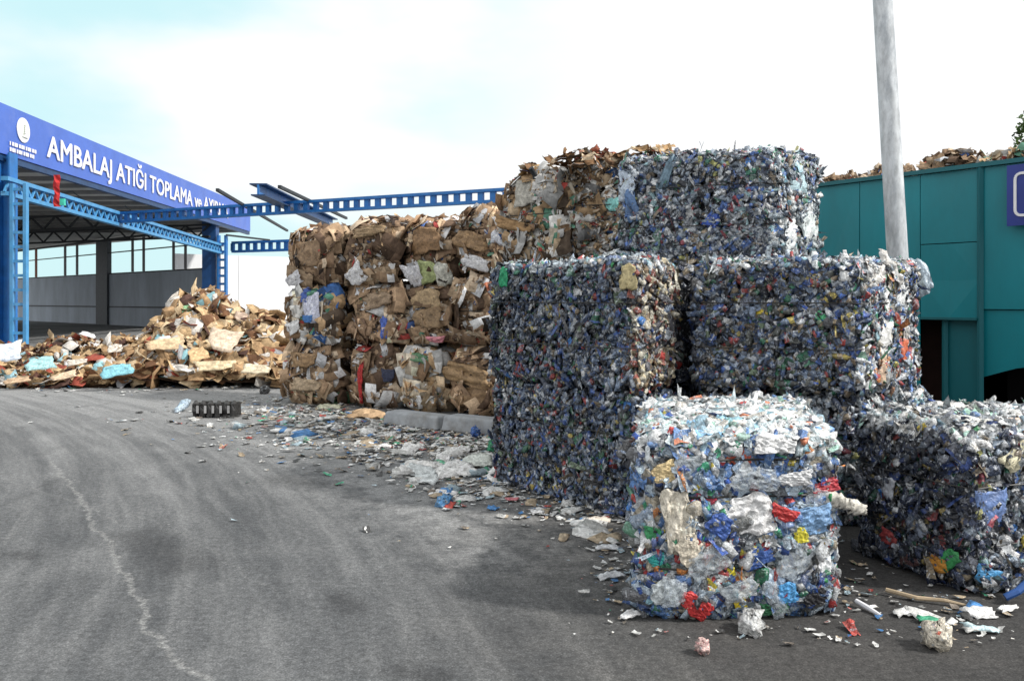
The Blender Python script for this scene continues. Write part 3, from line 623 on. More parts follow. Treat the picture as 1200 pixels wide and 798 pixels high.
# ------------------------------------------------------------------ ground
def ground_mat():
    m, nt, b = new_mat('dusty_asphalt'); N = nt.nodes.new; L = nt.links.new
    def mth(op, a, b_=None, c=None):
        n = N('ShaderNodeMath'); n.operation = op
        for i, x in enumerate((a, b_, c)):
            if x is None: continue
            if isinstance(x, (int, float)): n.inputs[i].default_value = x
            else: L(x, n.inputs[i])
        return n.outputs[0]
    geo = N('ShaderNodeNewGeometry'); pos = geo.outputs['Position']
    sx = N('ShaderNodeSeparateXYZ'); L(pos, sx.inputs[0]); X, Y = sx.outputs[0], sx.outputs[1]
    def noise(scale, detail=5, rough=.6, vec=None, dist=0.):
        n = N('ShaderNodeTexNoise'); n.inputs['Scale'].default_value = scale; n.inputs['Detail'].default_value = detail; n.inputs['Roughness'].default_value = rough
        n.inputs['Distortion'].default_value = dist
        L(vec or pos, n.inputs['Vector']); return n.outputs[0]
    def rng(v, a, b_, c, d, smooth=True):
        n = N('ShaderNodeMapRange'); n.interpolation_type = 'SMOOTHSTEP' if smooth else 'LINEAR'
        for i, x in zip((1, 2, 3, 4), (a, b_, c, d)): n.inputs[i].default_value = x
        L(v, n.inputs[0]); return n.outputs[0]
    big = noise(.35, 4, .55); mid = noise(1.6, 6, .65); fine = noise(26, 5, .75); grit = noise(120, 3, .8)
    # tyre tracks sweep round to the left
    V = mth('ADD', X, mth('MULTIPLY', mth('MULTIPLY', Y, Y), .036))
    cv = N('ShaderNodeCombineXYZ'); L(mth('ADD', V, mth('MULTIPLY', mid, .15)), cv.inputs[0]); L(mth('MULTIPLY', Y, .10), cv.inputs[1])
    st = noise(2.3, 7, .68, cv.outputs[0], .2); st2 = noise(9, 5, .7, cv.outputs[0], .1)
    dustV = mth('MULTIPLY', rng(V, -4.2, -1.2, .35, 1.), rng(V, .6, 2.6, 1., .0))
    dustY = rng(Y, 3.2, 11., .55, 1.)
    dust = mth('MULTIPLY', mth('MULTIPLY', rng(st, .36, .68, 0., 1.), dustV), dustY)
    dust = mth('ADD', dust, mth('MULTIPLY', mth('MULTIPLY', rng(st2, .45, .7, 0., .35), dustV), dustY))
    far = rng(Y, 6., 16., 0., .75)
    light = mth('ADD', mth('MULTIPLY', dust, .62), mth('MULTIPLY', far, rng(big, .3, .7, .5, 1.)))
    light = mth('ADD', light, mth('MULTIPLY', rng(mid, .4, .75, 0., 1.), .22))
    ba, bb = Vector((-4.6, 14.2, 0)), Vector((.55, 6.0, 0)); bd = bb - ba
    s1 = N('ShaderNodeVectorMath'); s1.operation = 'SUBTRACT'; L(pos, s1.inputs[0]); s1.inputs[1].default_value = ba
    dt = N('ShaderNodeVectorMath'); dt.operation = 'DOT_PRODUCT'; L(s1.outputs[0], dt.inputs[0]); dt.inputs[1].default_value = bd / bd.length_squared
    tcl = N('ShaderNodeClamp'); L(dt.outputs['Value'], tcl.inputs[0])
    scl = N('ShaderNodeVectorMath'); scl.operation = 'SCALE'; scl.inputs[0].default_value = bd; L(tcl.outputs[0], scl.inputs['Scale'])
    s2 = N('ShaderNodeVectorMath'); s2.operation = 'DISTANCE'; L(s1.outputs[0], s2.inputs[0]); L(scl.outputs[0], s2.inputs[1])
    light = mth('ADD', light, mth('MULTIPLY', rng(mth('ADD', s2.outputs['Value'], mid), .9, 2.4, 1., 0.), rng(noise(5, 6, .75), .38, .62, .1, .9)))
    rp = N('ShaderNodeMixRGB'); rp.inputs[1].default_value = (.090, .094, .099, 1); rp.inputs[2].default_value = (.295, .298, .298, 1)
    n = N('ShaderNodeClamp'); L(light, n.inputs[0]); L(n.outputs[0], rp.inputs[0])
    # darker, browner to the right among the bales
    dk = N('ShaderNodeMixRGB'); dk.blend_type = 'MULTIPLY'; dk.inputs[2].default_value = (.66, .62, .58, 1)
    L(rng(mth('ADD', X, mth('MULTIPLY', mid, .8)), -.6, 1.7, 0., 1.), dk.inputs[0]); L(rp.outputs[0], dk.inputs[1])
    # dark oily spots
    ds = N('ShaderNodeMixRGB'); ds.blend_type = 'MULTIPLY'; ds.inputs[2].default_value = (.45, .45, .46, 1)
    sv = N('ShaderNodeMapping'); L(pos, sv.inputs[0]); sv.inputs['Scale'].default_value = (1.2, .55, 1); sv.inputs['Rotation'].default_value = (0, 0, -.4)
    L(rng(noise(1.5, 4, .6, sv.outputs[0]), .60, .72, 0., .45), ds.inputs[0]); L(dk.outputs[0], ds.inputs[1])
    # old cracks filled pale: distance to a jagged line
    wv = N('ShaderNodeTexNoise'); wv.inputs['Scale'].default_value = 3.5; wv.inputs['Detail'].default_value = 6; wv.inputs['Roughness'].default_value = .7; L(pos, wv.inputs['Vector'])
    wsub = N('ShaderNodeVectorMath'); wsub.operation = 'MULTIPLY_ADD'; L(wv.outputs[1], wsub.inputs[0]); wsub.inputs[1].default_value = (.22, .22, 0); L(pos, wsub.inputs[2])
    wp = wsub.outputs[0]
    segs = [[(60, 540), (95, 585), (108, 612), (132, 645), (150, 683), (164, 700), (172, 730), (192, 750), (212, 778), (245, 800)], [(0, 560), (60, 580), (95, 590), (140, 612)], [(30, 600), (0, 640)], [(108, 612), (150, 600), (215, 625), (255, 650), (330, 700)], [(95, 585), (80, 545), (60, 500)]]
    wd = [(.030, .62), (.025, .22), (.02, .18), (.02, .15), (.025, .18)]
    cr = None
    for sg, (w, am) in zip(segs, wd):
        q = [Vector(gp(*p)) + Vector((.11, .11, 0)) for p in sg]
        for a, c in zip(q[:-1], q[1:]):
            d = c - a
            s1 = N('ShaderNodeVectorMath'); s1.operation = 'SUBTRACT'; L(wp, s1.inputs[0]); s1.inputs[1].default_value = a
            dt = N('ShaderNodeVectorMath'); dt.operation = 'DOT_PRODUCT'; L(s1.outputs[0], dt.inputs[0]); dt.inputs[1].default_value = d / d.length_squared
            t = N('ShaderNodeClamp'); L(dt.outputs['Value'], t.inputs[0])
            sc = N('ShaderNodeVectorMath'); sc.operation = 'SCALE'; sc.inputs[0].default_value = d; L(t.outputs[0], sc.inputs['Scale'])
            s2 = N('ShaderNodeVectorMath'); s2.operation = 'DISTANCE'; L(s1.outputs[0], s2.inputs[0]); L(sc.outputs[0], s2.inputs[1])
            k = rng(s2.outputs['Value'], w * .15, w, am, 0.)
            cr = k if cr is None else mth('MAXIMUM', cr, k)
    cm = N('ShaderNodeMixRGB'); cm.inputs[2].default_value = (.34, .34, .33, 1)
    L(mth('MULTIPLY', cr, rng(fine, .35, .6, .25, .9)), cm.inputs[0]); L(ds.outputs[0], cm.inputs[1])
    vor = N('ShaderNodeTexVoronoi'); vor.inputs['Scale'].default_value = 70; L(pos, vor.inputs['Vector'])
    stn = None
    for p0_, p1_, w in (((160, 628), (218, 662), .34), ((396, 700), (412, 712), .14), ((470, 786), (510, 794), .13), ((20, 648), (30, 652), .16), ((330, 560), (350, 566), .3)):
        a, c = Vector(gp(*p0_)) + Vector((.11, .11, 0)), Vector(gp(*p1_)) + Vector((.11, .11, 0)); d = c - a
        s1 = N('ShaderNodeVectorMath'); s1.operation = 'SUBTRACT'; L(wp, s1.inputs[0]); s1.inputs[1].default_value = a
        dt = N('ShaderNodeVectorMath'); dt.operation = 'DOT_PRODUCT'; L(s1.outputs[0], dt.inputs[0]); dt.inputs[1].default_value = d / d.length_squared
        t = N('ShaderNodeClamp'); L(dt.outputs['Value'], t.inputs[0])
        sc = N('ShaderNodeVectorMath'); sc.operation = 'SCALE'; sc.inputs[0].default_value = d; L(t.outputs[0], sc.inputs['Scale'])
        s2 = N('ShaderNodeVectorMath'); s2.operation = 'DISTANCE'; L(s1.outputs[0], s2.inputs[0]); L(sc.outputs[0], s2.inputs[1])
        k = rng(s2.outputs['Value'], 0., w, .42, 0.); stn = k if stn is None else mth('MAXIMUM', stn, k)
    sm = N('ShaderNodeMixRGB'); sm.inputs[2].default_value = (.03, .03, .032, 1); L(stn, sm.inputs[0]); L(cm.outputs[0], sm.inputs[1]); cm = sm
    gm = mth('MULTIPLY', rng(fine, .3, .7, .60, 1.40, False), rng(grit, .32, .68, .5, 1.5, False)); gm = mth('MULTIPLY', gm, rng(vor.outputs['Distance'], .05, .6, 1.18, .82))
    sc = N('ShaderNodeVectorMath'); sc.operation = 'SCALE'; L(cm.outputs[0], sc.inputs[0]); L(gm, sc.inputs['Scale'])
    L(sc.outputs[0], b.inputs['Base Color']); b.inputs['Roughness'].default_value = .92; b.inputs['Specular IOR Level'].default_value = .25
    bp = N('ShaderNodeBump'); bp.inputs['Strength'].default_value = .45; bp.inputs['Distance'].default_value = .012
    L(mth('ADD', fine, mth('MULTIPLY', grit, .6)), bp.inputs['Height']); L(bp.outputs[0], b.inputs['Normal'])
    return m
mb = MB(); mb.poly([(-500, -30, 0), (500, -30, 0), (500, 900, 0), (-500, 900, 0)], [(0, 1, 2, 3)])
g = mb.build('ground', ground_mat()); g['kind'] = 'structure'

# ------------------------------------------------------------------ hall
def face_pt(s, z, out=0.):           # along the open front of the hall
    return (-14.4 - 1.4 * s + out, 24 + 27 * s, z)
hall = empty('hall', (-14.5, 24, 0)); tag(hall, 'open-sided hall with blue columns and flat roof beyond the cardboard heap', 'hall')
def column(s, w, depth, top=5.78, lattice=True, name='column'):
    c = empty(name, (-14.4 - 1.4 * s, 24 + 27 * s, 0)); c.parent = hall; c.location = Vector(c.location) - Vector(hall.location)
    return c
# near column: solid I-section and a battened ladder beside it
def steel(parent_mb, x, y, w, d, z0, z1): parent_mb.box((x, y, (z0 + z1) / 2), (w / 2, 0, 0), (0, d / 2, 0), (0, 0, (z1 - z0) / 2))
mb = MB(); steel(mb, -14.38, 24.1, .05, .40, 0, 5.74); steel(mb, -14.10, 24.1, .05, .40, 0, 5.74); steel(mb, -14.24, 24.1, .23, .03, 0, 5.74)
nc = mb.build('column', M_BLUE, hall)
mb = MB()
for x in (-13.93, -13.56): steel(mb, x, 23.8, .09, .14, 0, 4.85)
for k in range(12): steel(mb, -13.745, 23.8, .28, .08, .25 + k * .4, .33 + k * .4)
o = mb.build('lattice_leg', M_BLUEL, nc); o.location = (0, 0, 0)
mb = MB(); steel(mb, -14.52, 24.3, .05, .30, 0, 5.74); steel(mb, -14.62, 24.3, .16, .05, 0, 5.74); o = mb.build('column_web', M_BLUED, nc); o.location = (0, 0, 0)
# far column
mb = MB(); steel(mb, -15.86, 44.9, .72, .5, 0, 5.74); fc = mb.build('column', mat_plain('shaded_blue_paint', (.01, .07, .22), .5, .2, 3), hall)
mb = MB()
for x in (-15.36, -14.98): steel(mb, x, 44.7, .10, .3, 0, 5.0)
for k in range(11): steel(mb, -15.17, 44.7, .28, .12, .3 + k * .42, .42 + k * .42)
o = mb.build('lattice_leg', M_BLUE, fc); o.location = (0, 0, 0)
# sign fascia
sg = empty('sign', face_pt(0, 5.7)); tag(sg, 'long violet-blue fascia sign with white lettering along the hall roof edge', 'sign')
mb = MB()
a, b_ = Vector(face_pt(-.012, 5.7, .16)), Vector(face_pt(1.0, 5.7, .16)); th = Vector((-.10, 0, 0)); up0, up1 = Vector((0, 0, 1.40)), Vector((0, 0, 1.46))
mb.hexa([a, b_, b_ + th, a + th], [a + up0, b_ + up1, b_ + th + up1, a + th + up0]); mb.build('sign_board', M_SIGN, sg)
fd = (b_ - a).normalized()
def text_mesh(name, s_, size_w, size_h, origin, mat, parent, off=.0, dirx=fd, upv=Vector((0, 0, 1)), extr=.01, bold=0):
    cu = bpy.data.curves.new(name, 'FONT'); cu.body = s_; cu.offset = off; cu.extrude = extr; cu.resolution_u = 3
    t = bpy.data.objects.new(name, cu); COL.objects.link(t)
    bpy.context.view_layer.update()
    me = bpy.data.meshes.new_from_object(t.evaluated_get(bpy.context.evaluated_depsgraph_get()))
    bpy.data.objects.remove(t)
    co = np.zeros(len(me.vertices) * 3); me.vertices.foreach_get('co', co); co = co.reshape(-1, 3)
    mn, mx = co.min(0), co.max(0)
    cap = .72
    x = (co[:, 0] - mn[0]) / (mx[0] - mn[0]) * size_w; y = co[:, 1] / cap * size_h
    nrm = dirx.cross(upv)
    W = np.array(origin)[None] + x[:, None] * np.array(dirx) + y[:, None] * np.array(upv) + co[:, 2:3] * np.array(nrm)
    me.vertices.foreach_set('co', W.astype(np.float32).ravel()); me.update()
    if bold:                          # heavier strokes: a second pass of the letters a little to the side and 3 mm proud
        fs = [tuple(p.vertices) for p in me.polygons]; n0 = len(W); W2 = W + np.array(dirx) * bold + np.array(nrm) * .003
        W3 = W + np.array(upv) * bold * .6 + np.array(nrm) * .006
        me = bpy.data.meshes.new(name); me.from_pydata([tuple(v) for v in np.concatenate([W, W2, W3])], [], fs + [tuple(i + n0 for i in f) for f in fs] + [tuple(i + 2 * n0 for i in f) for f in fs]); me.update()
    return obj(name, me, mat, parent)
ft = lambda s, z: Vector(face_pt(s, z, .19))
text_mesh('lettering', 'AMBALAJ ATIĞI TOPLAMA ve AYIRMA', 27 * .735, .70, ft(.085, 6.02), M_WHITE, sg, .0, bold=.035)
# emblem: white disc with a small sprig drawn on it, two rows of tiny lettering below
def disc(cx, cz, r, mat, name, parent, out=.0, n=28):
    mb = MB(); c = ft(cx, cz) + Vector((out, 0, 0)); pts = [c + fd * math.cos(2 * math.pi * i / n) * r + Vector((0, 0, math.sin(2 * math.pi * i / n) * r)) for i in range(n)]
    mb.poly(pts + [p - Vector((.02, 0, 0)) for p in pts], [tuple(range(n))] + [(i, (i + 1) % n, n + (i + 1) % n, n + i) for i in range(n)])
    return mb.build(name, mat, parent)
em = disc(.034, 6.56, .36, M_WHITE, 'emblem', sg)
mg = mat_plain('emblem_grey', (.45, .50, .42), .6)
mb = MB(); c = ft(.034, 6.56) + Vector((.012, 0, 0))
mb.bar(c + Vector((0, -.02, -.16)), c + Vector((0, .04, .16)), .01, .03, (1, 0, 0))
for k in range(5):
    t = Vector((0, .04 * (k / 4.) - .02, -.10 + .06 * k)); mb.bar(c + t, c + t + Vector((0, .12 - .02 * k, .03)), .01, .025, (1, 0, 0))
mb.bar(c + Vector((0, -.1, -.2)), c + Vector((0, .2, -.2)), .01, .03, (1, 0, 0))
o = mb.build('emblem_mark', mg, em); o.location = (0, 0, 0)
for rr, (z, ln) in enumerate(((6.05, 12), (5.88, 11))):
    mb = MB(); c = ft(.006, z)
    for k in range(ln):
        w_ = .05 + .03 * ((k * 7 + rr) % 3); c = ft(.006 + k * .0046, z); mb.bar(c, c + fd * w_, .012, .11)
    mb.build('caption', M_WHITE, sg)
# roof
mb = MB(); zz = 5.74
ring = [face_pt(-.2, zz, 0), face_pt(1.0, zz, 0), (-42, 72, zz), (-46, 18, zz)]
mb.hexa(ring, [(p[0], p[1], p[2] + .25) for p in ring]); rf = mb.build('roof', M_SOFF, hall)
mb = MB()
for k in range(17):
    a = Vector(face_pt(-.1 + k * .067, zz - .07, -.2)); mb.bar(a, a + Vector((-26, -2 + 3.0, 0)), .12, .14)
o = mb.build('roof_purlins', mat_plain('purlin', (.24, .24, .24), .7, .2, 2), rf); o.location = (0, 0, 0)
for k, s in enumerate((.04, .5, .76)):
    mb = MB(); a = Vector(face_pt(s, zz - .2, -.3)); e = a + Vector((-24, 10 if s > .3 else 4, 0)); mb.bar(a, e, .16, .1); mb.bar(a - Vector((0, 0, .62)), e - Vector((0, 0, .62)), .14, .1)
    for j in range(16):
        p = a.lerp(e, j / 16.); q = a.lerp(e, (j + .5) / 16.); r_ = a.lerp(e, (j + 1) / 16.); dz = Vector((0, 0, .6)); mb.bar(p, q - dz, .07, .07); mb.bar(q - dz, r_, .07, .07)
    o = mb.build('roof_truss', M_DARK, rf); o.location = (0, 0, 0)
mb = MB(); mb.bar(face_pt(-.01, 5.60, .05), face_pt(1.0, 5.60, .05), .14, .18); mb.build('eaves_beam', M_BLUED, hall)
# back wall with an open strip of mullions above it
P0, P1 = Vector((-15.5, 45.6, 0)), Vector((-39, 68, 0)); wd = (P1 - P0); wn = wd.normalized(); wo = Vector((wn.y, -wn.x, 0))
def bw(px):
    q = (600 - px) / 1000.; t = (P0.y * q + P0.x) / (-wd.x - q * wd.y); return P0 + wd * t
def zb(t, z): return t + Vector((0, 0, z))
bwl = empty('back_wall', P0 - Vector(hall.location)); bwl.parent = hall
def wbox(name, px0, px1, z0, z1, mat, th=.12, out=0., par=None):
    a, e = bw(px0), bw(px1); a = a - wo * out; e = e - wo * out
    mb = MB(); d = wo * th; mb.hexa([zb(a, z0), zb(e, z0), zb(e + d, z0), zb(a + d, z0)], [zb(a, z1), zb(e, z1), zb(e + d, z1), zb(a + d, z1)])
    o = mb.build(name, mat, None); o.parent = par or bwl; o.location = -P0; return o
wbox('wall_cladding', 20, 246, 0, 3.30, M_GREYW, .14)
wbox('wall_rail', 20, 246, 1.14, 1.22, M_DARK, .05, .06)
wbox('wall_cap', 20, 246, 3.31, 3.38, M_DARK, .2, .03)
wbox('window_rail', 20, 246, 4.68, 4.75, mat_plain('mullion', (.13, .13, .13), .6), .08)
MUL = mat_plain('grey_mullion', (.14, .14, .15), .6)
for i, px in enumerate((42, 76, 90, 155, 168, 203, 217)):
    wbox('mullion', px - .9, px + .9, 3.39, 5.54, MUL if i else mat_plain('rusty_post', (.3, .12, .08), .7), .08, .02)
wbox('wall_post', 115, 128, 0, 5.6, mat_plain('post_grey', (.07, .08, .09), .6), .3, .15)
wbox('wall_header', 20, 246, 5.52, 5.66, M_DARK, .12)
# white yard wall far behind
mb = MB(); wdv = Vector((.8, .6, 0))
for k in range(12):
    c = Vector((-21, 53, 2.25)) + wdv * (k * 4 + 2); mb.box(c, wdv * 1.985, Vector((-.06, .08, 0)), (0, 0, 2.25))
tag(mb.build('white_wall', M_WWALL), 'tall white yard wall showing between the hall and the cardboard stacks', 'wall')

# ------------------------------------------------------------------ crane gantry over the yard
def lattice(name, p0, p1, h, n, mat, label, w=.25, hole=True, parent=None, group=None):
    p0, p1 = Vector(p0), Vector(p1); e = empty(name, p0) ; tag(e, label, 'beam', group)
    up = Vector((0, 0, h / 2))
    for sg_ in (1, -1):
        mb = MB(); mb.bar(p0 + up * sg_, p1 + up * sg_, w, h * .27); mb.build('chord', mat, e)
    mb = MB(); d = (p1 - p0) / n
    for k in range(n):
        a = p0 + d * k; c = p0 + d * (k + .5); f = p0 + d * (k + 1)
        if hole: mb.bar(a - up * .86, a + up * .86, w * .5, d.length * .42, (d.normalized()))
        else: mb.bar(a - up * .8, c + up * .8, w * .3, h * .14); mb.bar(c + up * .8, f - up * .8, w * .3, h * .14)
    if hole: mb.bar(p1 - up * .86, p1 + up * .86, w * .5, d.length * .34, d.normalized())
    mb.build('lacing', mat, e); return e
lattice('lattice_beam', (-14.1, 23.7, 4.78), (-15.3, 45.0, 4.28), .42, 44, M_BLUEL, 'pale blue lattice beam along the open front of the hall', .2, False)
q0 = Vector((-14.9, 31.8, 4.66)); q1 = Vector((.9, 23.7, 4.58))
lattice('lattice_beam', q0, q1, .32, 44, M_BLUE, 'blue beam with a row of holes running from the hall to the raised paper bales', .22)
lattice('lattice_beam', (-15.9, 48.6, 4.62), (-4, 43.0, 4.62), .5, 24, M_BLUE, 'far blue beam with holes just above the white yard wall', .24)
mb = MB(); mb.box((.85, 23.7, 2.27), (.12, 0, 0), (0, .12, 0), (0, 0, 2.27)); tag(mb.build('gantry_post', M_BLUE), 'blue post holding the yard end of the holed beam', 'post')
mb = MB(); mb.box((-4.1, 43.0, 2.18), (.14, 0, 0), (0, .14, 0), (0, 0, 2.18)); tag(mb.build('gantry_post', M_BLUE), 'blue post holding the end of the far beam', 'post')
# crane girder: I-section lying across the beam
gd = empty('crane_girder', (-7.4, 24.8, 5.1)); tag(gd, 'blue I-shaped crane girder lying across the holed beam', 'girder')
a, e = Vector((-7.38, 24.8, 4.72)), Vector((-7.8, 37., 4.84))
for nm, z, w, h_, mt in (('top_flange', .26, .50, .04, M_BLUED), ('bottom_flange', -.06, .42, .04, M_BLUED)):
    mb = MB(); mb.bar(a + Vector((0, 0, z)), e + Vector((0, 0, z)), w, h_); mb.build(nm, mt, gd)
mb = MB(); mb.bar(a + Vector((0, 0, .1)), e + Vector((0, 0, .1)), .06, .275); mb.build('web', M_BLUE, gd)
for (p, q, lb) in (((-8.6, 24.9, 4.82), (-10.4, 39.5, 4.82), 'thin dark rail over the holed beam, nearest to the hall'),
                   ((-6.6, 24.2, 4.82), (-6.5, 33.5, 4.82), 'thin dark rail over the holed beam, right of the crane girder'),
                   ((-14.9, 44.5, 5.0), (-13.3, 46.8, 4.9), 'short thin rail joining the far column to the far beam')):
    mb = MB(); mb.bar(p, q, .09, .09); tag(mb.build('crane_rail', M_DARK), lb, 'rail')
# red flag hanging at the near beam
mb = MB(); c0 = Vector(at(66.5, 205, 24.6)); n = 8
for k in range(n + 1):
    z = c0.z - .92 * k / n; w = .09 + .01 * math.sin(k); xo = .02 * math.sin(k * 1.7)
    mb.v += [(c0.x - w + xo, c0.y, z), (c0.x + xo, c0.y + .05 * math.sin(k * 2), z), (c0.x + w + xo, c0.y, z)]
for k in range(n):
    for j in range(2): a_ = k * 3 + j; mb.f.append((a_, a_ + 1, a_ + 4, a_ + 3))
tag(mb.build('red_banner', M_RED), 'narrow red cloth hanging below the sign at the pale blue beam', 'banner')
mb = MB(); mb.box(at(73.5, 237, 23.6), (.06, 0, 0), (0, .05, 0), (0, 0, .09)); tag(mb.build('junction_box', mat_plain('green_plastic', (.05, .55, .4), .5)), 'small green box fixed on the pale blue beam beside the red cloth', 'box')
# cable sagging under the eaves
mb = MB(); pts = []
for k in range(13):
    t = k / 12.; p = Vector(face_pt(.02 + t * .5, 5.3, -.3)); p.z -= .35 * math.sin(math.pi * ((t * 3) % 1)); pts.append(p)
mb.tube(pts, .02, 5); mb.build('cable', M_DARK, hall)

# ------------------------------------------------------------------ loose cardboard heap
def mound(peaks, x, y):
    h = 0
    for (cx, cy, rx, ry, hh) in peaks:
        h = np.maximum(h, hh * np.exp(-((x - cx) / rx) ** 2 - ((y - cy) / ry) ** 2))
    return h
def heap(name, peaks, xr, yr, label, pal, n, seed, smin=.12, smax=.7, mat=M_CARD, cut=.05):
    rs = np.random.RandomState(seed); sp = Soup(); m = 48
    gx = np.linspace(xr[0], xr[1], m + 1); gy = np.linspace(yr[0], yr[1], m + 1); A_, B_ = np.meshgrid(gx, gy)
    Z = mound(peaks, A_, B_); P_ = np.stack([A_, B_, Z], -1).reshape(-1, 3); P_[:, 2] += .06 * smooth_noise(seed, P_, 3) * (P_[:, 2] > .1) - cut - .03
    F = []
    for j in range(m):
        for i in range(m):
            k = j * (m + 1) + i
            if Z.ravel()[k] > .02: F.append((k, k + 1, k + m + 2, k + m + 1))
    c = np.tile(np.array([.07, .045, .03, .9]), (len(F), 1)); sp.raw(P_, np.array(F), c)
    x = xr[0] + rs.rand(n * 3) * (xr[1] - xr[0]); y = yr[0] + rs.rand(n * 3) ** 1.3 * (yr[1] - yr[0]); z = mound(peaks, x, y)
    k = np.where(z > .035)[0][:n]; x, y, z = x[k], y[k], z[k]; e = .05
    nx = -(mound(peaks, x + e, y) - z) / e; ny = -(mound(peaks, x, y + e) - z) / e; nr = unit(np.stack([nx, ny, np.ones_like(nx)], -1))
    pos = np.stack([x, y, z + .02 + .05 * rs.rand(len(x))], -1); N_ = len(x)
    size = smin + (smax - smin) * rs.rand(N_, 1) ** 2.6; c = tri(pal, pal, N_, rs); c[:, 2, :3] = c[:, 0, :3] * .75
    h2 = N_ * 2 // 3
    sp.scatter(CAR, pos[:h2], nr[:h2], (size * np.array([[1, .62, .6]]))[:h2], c[:h2], .40, rs)
    sp.scatter(SHE + LUM, pos[h2:], nr[h2:], (size * np.array([[.7, .55, .45]]))[h2:], c[h2:], .5, rs)
    return tag(sp.build(name, mat), label, 'heap', kind='stuff')
TAN = (TAN[0], TAN[1] * np.array([.88, .86, .84, 1]))
PK = [(-6.45, 17.9, 1.25, 1.6, 1.72), (-5.2, 17.6, 1.2, 1.5, 1.25), (-7.6, 17.3, 1.2, 1.1, .75), (-4.6, 16.9, .8, .9, .6), (-6.2, 16.9, 1.5, .8, .55)]
PK2 = [(-9.0, 17.6, 1.3, 1.2, .78), (-10.6, 17.6, 1.4, 1.2, .62), (-12.2, 17.8, 1.5, 1.3, .55), (-8.1, 16.9, 1.1, .7, .4), (-10.0, 16.8, 2.2, .7, .38)]
heap('cardboard_heap', PK, (-9.2, -3.6), (15.6, 20.5), 'tall loose heap of tan cardboard sheets left of the baled wall', TAN, 3800, 801, .08, .6)
heap('cardboard_heap', PK2, (-14.5, -6.9), (15.5, 20.), 'low loose heap of cardboard and rubbish in front of the hall', P(*[(w * 100, c[:3] * .85, c[3]) for w, c in zip(*TAN)], (6, (.35, .55, .62), .5), (10, (.12, .06, .045), .9), (8, (.75, .75, .74), .7)), 3600, 802, .07, .42)
def heap_piece(px, py, Y, sx, sy, col, name, label, cat, seed, ang=0., nrm=(0.25, -.75, .6), mat=None, group=None, n=7, amp=.03):
    X = np.array(at(px, py, Y - .55)); o = crumple(name, None, X, nrm, (sx, sy), col, seed, mat=mat or M_CARD, rough=.85, ang=ang, amp=amp, n=n, fold=.02); return tag(o, label, cat, group)
for i, a in enumerate([(195, 403, 16.35, 1.0, .42, (.74, .56, .36), 'big cream cardboard sheet lying on the left slope of the tall heap', .1), (262, 398, 16.5, .8, .8, (.74, .60, .46), 'pale pinkish board slab in the middle of the tall heap', -.3),
                       (252, 428, 15.9, 1.0, .32, (.80, .66, .44), 'long cream board at the foot of the tall heap', .05), (300, 432, 15.7, .7, .3, (.78, .68, .50), 'cream board nearest the baled wall at the foot of the heap', -.1), (232, 415, 16.2, .5, .5, (.72, .5, .28), 'square tan board below the pinkish slab', .4),
                       (245, 356, 18., .8, .2, (.70, .60, .30), 'yellowish board on the crest of the tall heap', .1), (222, 386, 17.1, .5, .4, (.50, .34, .26), 'dull brown carton on the upper left of the tall heap', .2), (285, 372, 17.6, .5, .4, (.62, .48, .38), 'light brown carton on the upper right of the tall heap', -.4),
                       (232, 370, 17.4, .5, .14, (.84, .86, .80), 'white strip of board slanting down from the crest', -.6), (90, 424, 16.3, .5, .2, (.72, .66, .58), 'pale board in the low heap in front of the hall', .2), (103, 392, 17.6, .45, .16, (.82, .82, .82), 'white sheet near the top of the low heap', -.4),
                       (135, 408, 16.9, .4, .3, (.74, .68, .60), 'pale carton between the two heaps', .1), (20, 445, 15.6, .6, .2, (.66, .48, .32), 'tan board at the left foot of the low heap', .2), (75, 440, 15.7, .6, .22, (.72, .56, .40), 'tan board at the middle foot of the low heap', .3)]):
    heap_piece(a[0], a[1], a[2] + .15, a[3] * .72, a[4] * .66, tuple(x * .92 for x in a[5]), 'cardboard_sheet', a[6], 'cardboard sheet', 850 + i, a[7])
for i, a in enumerate([(137, 434, 15.6, .55, .26, (.28, .62, .72), 'turquoise plastic sheet at the foot between the two heaps'), (47, 426, 15.9, .50, .28, (.42, .70, .72), 'pale turquoise plastic sack in the low heap below the near column'), (8, 412, 15.9, .5, .42, (.72, .80, .92), 'white and blue plastic sack at the left edge of the low heap'),
                       (218, 362, 17.6, .24, .2, (.25, .45, .25), 'small green bag near the crest of the tall heap')]):
    heap_piece(*a[:6], 'plastic_sack', a[6], 'plastic sack', 880 + i, .2, mat=M_FILM, amp=.06)

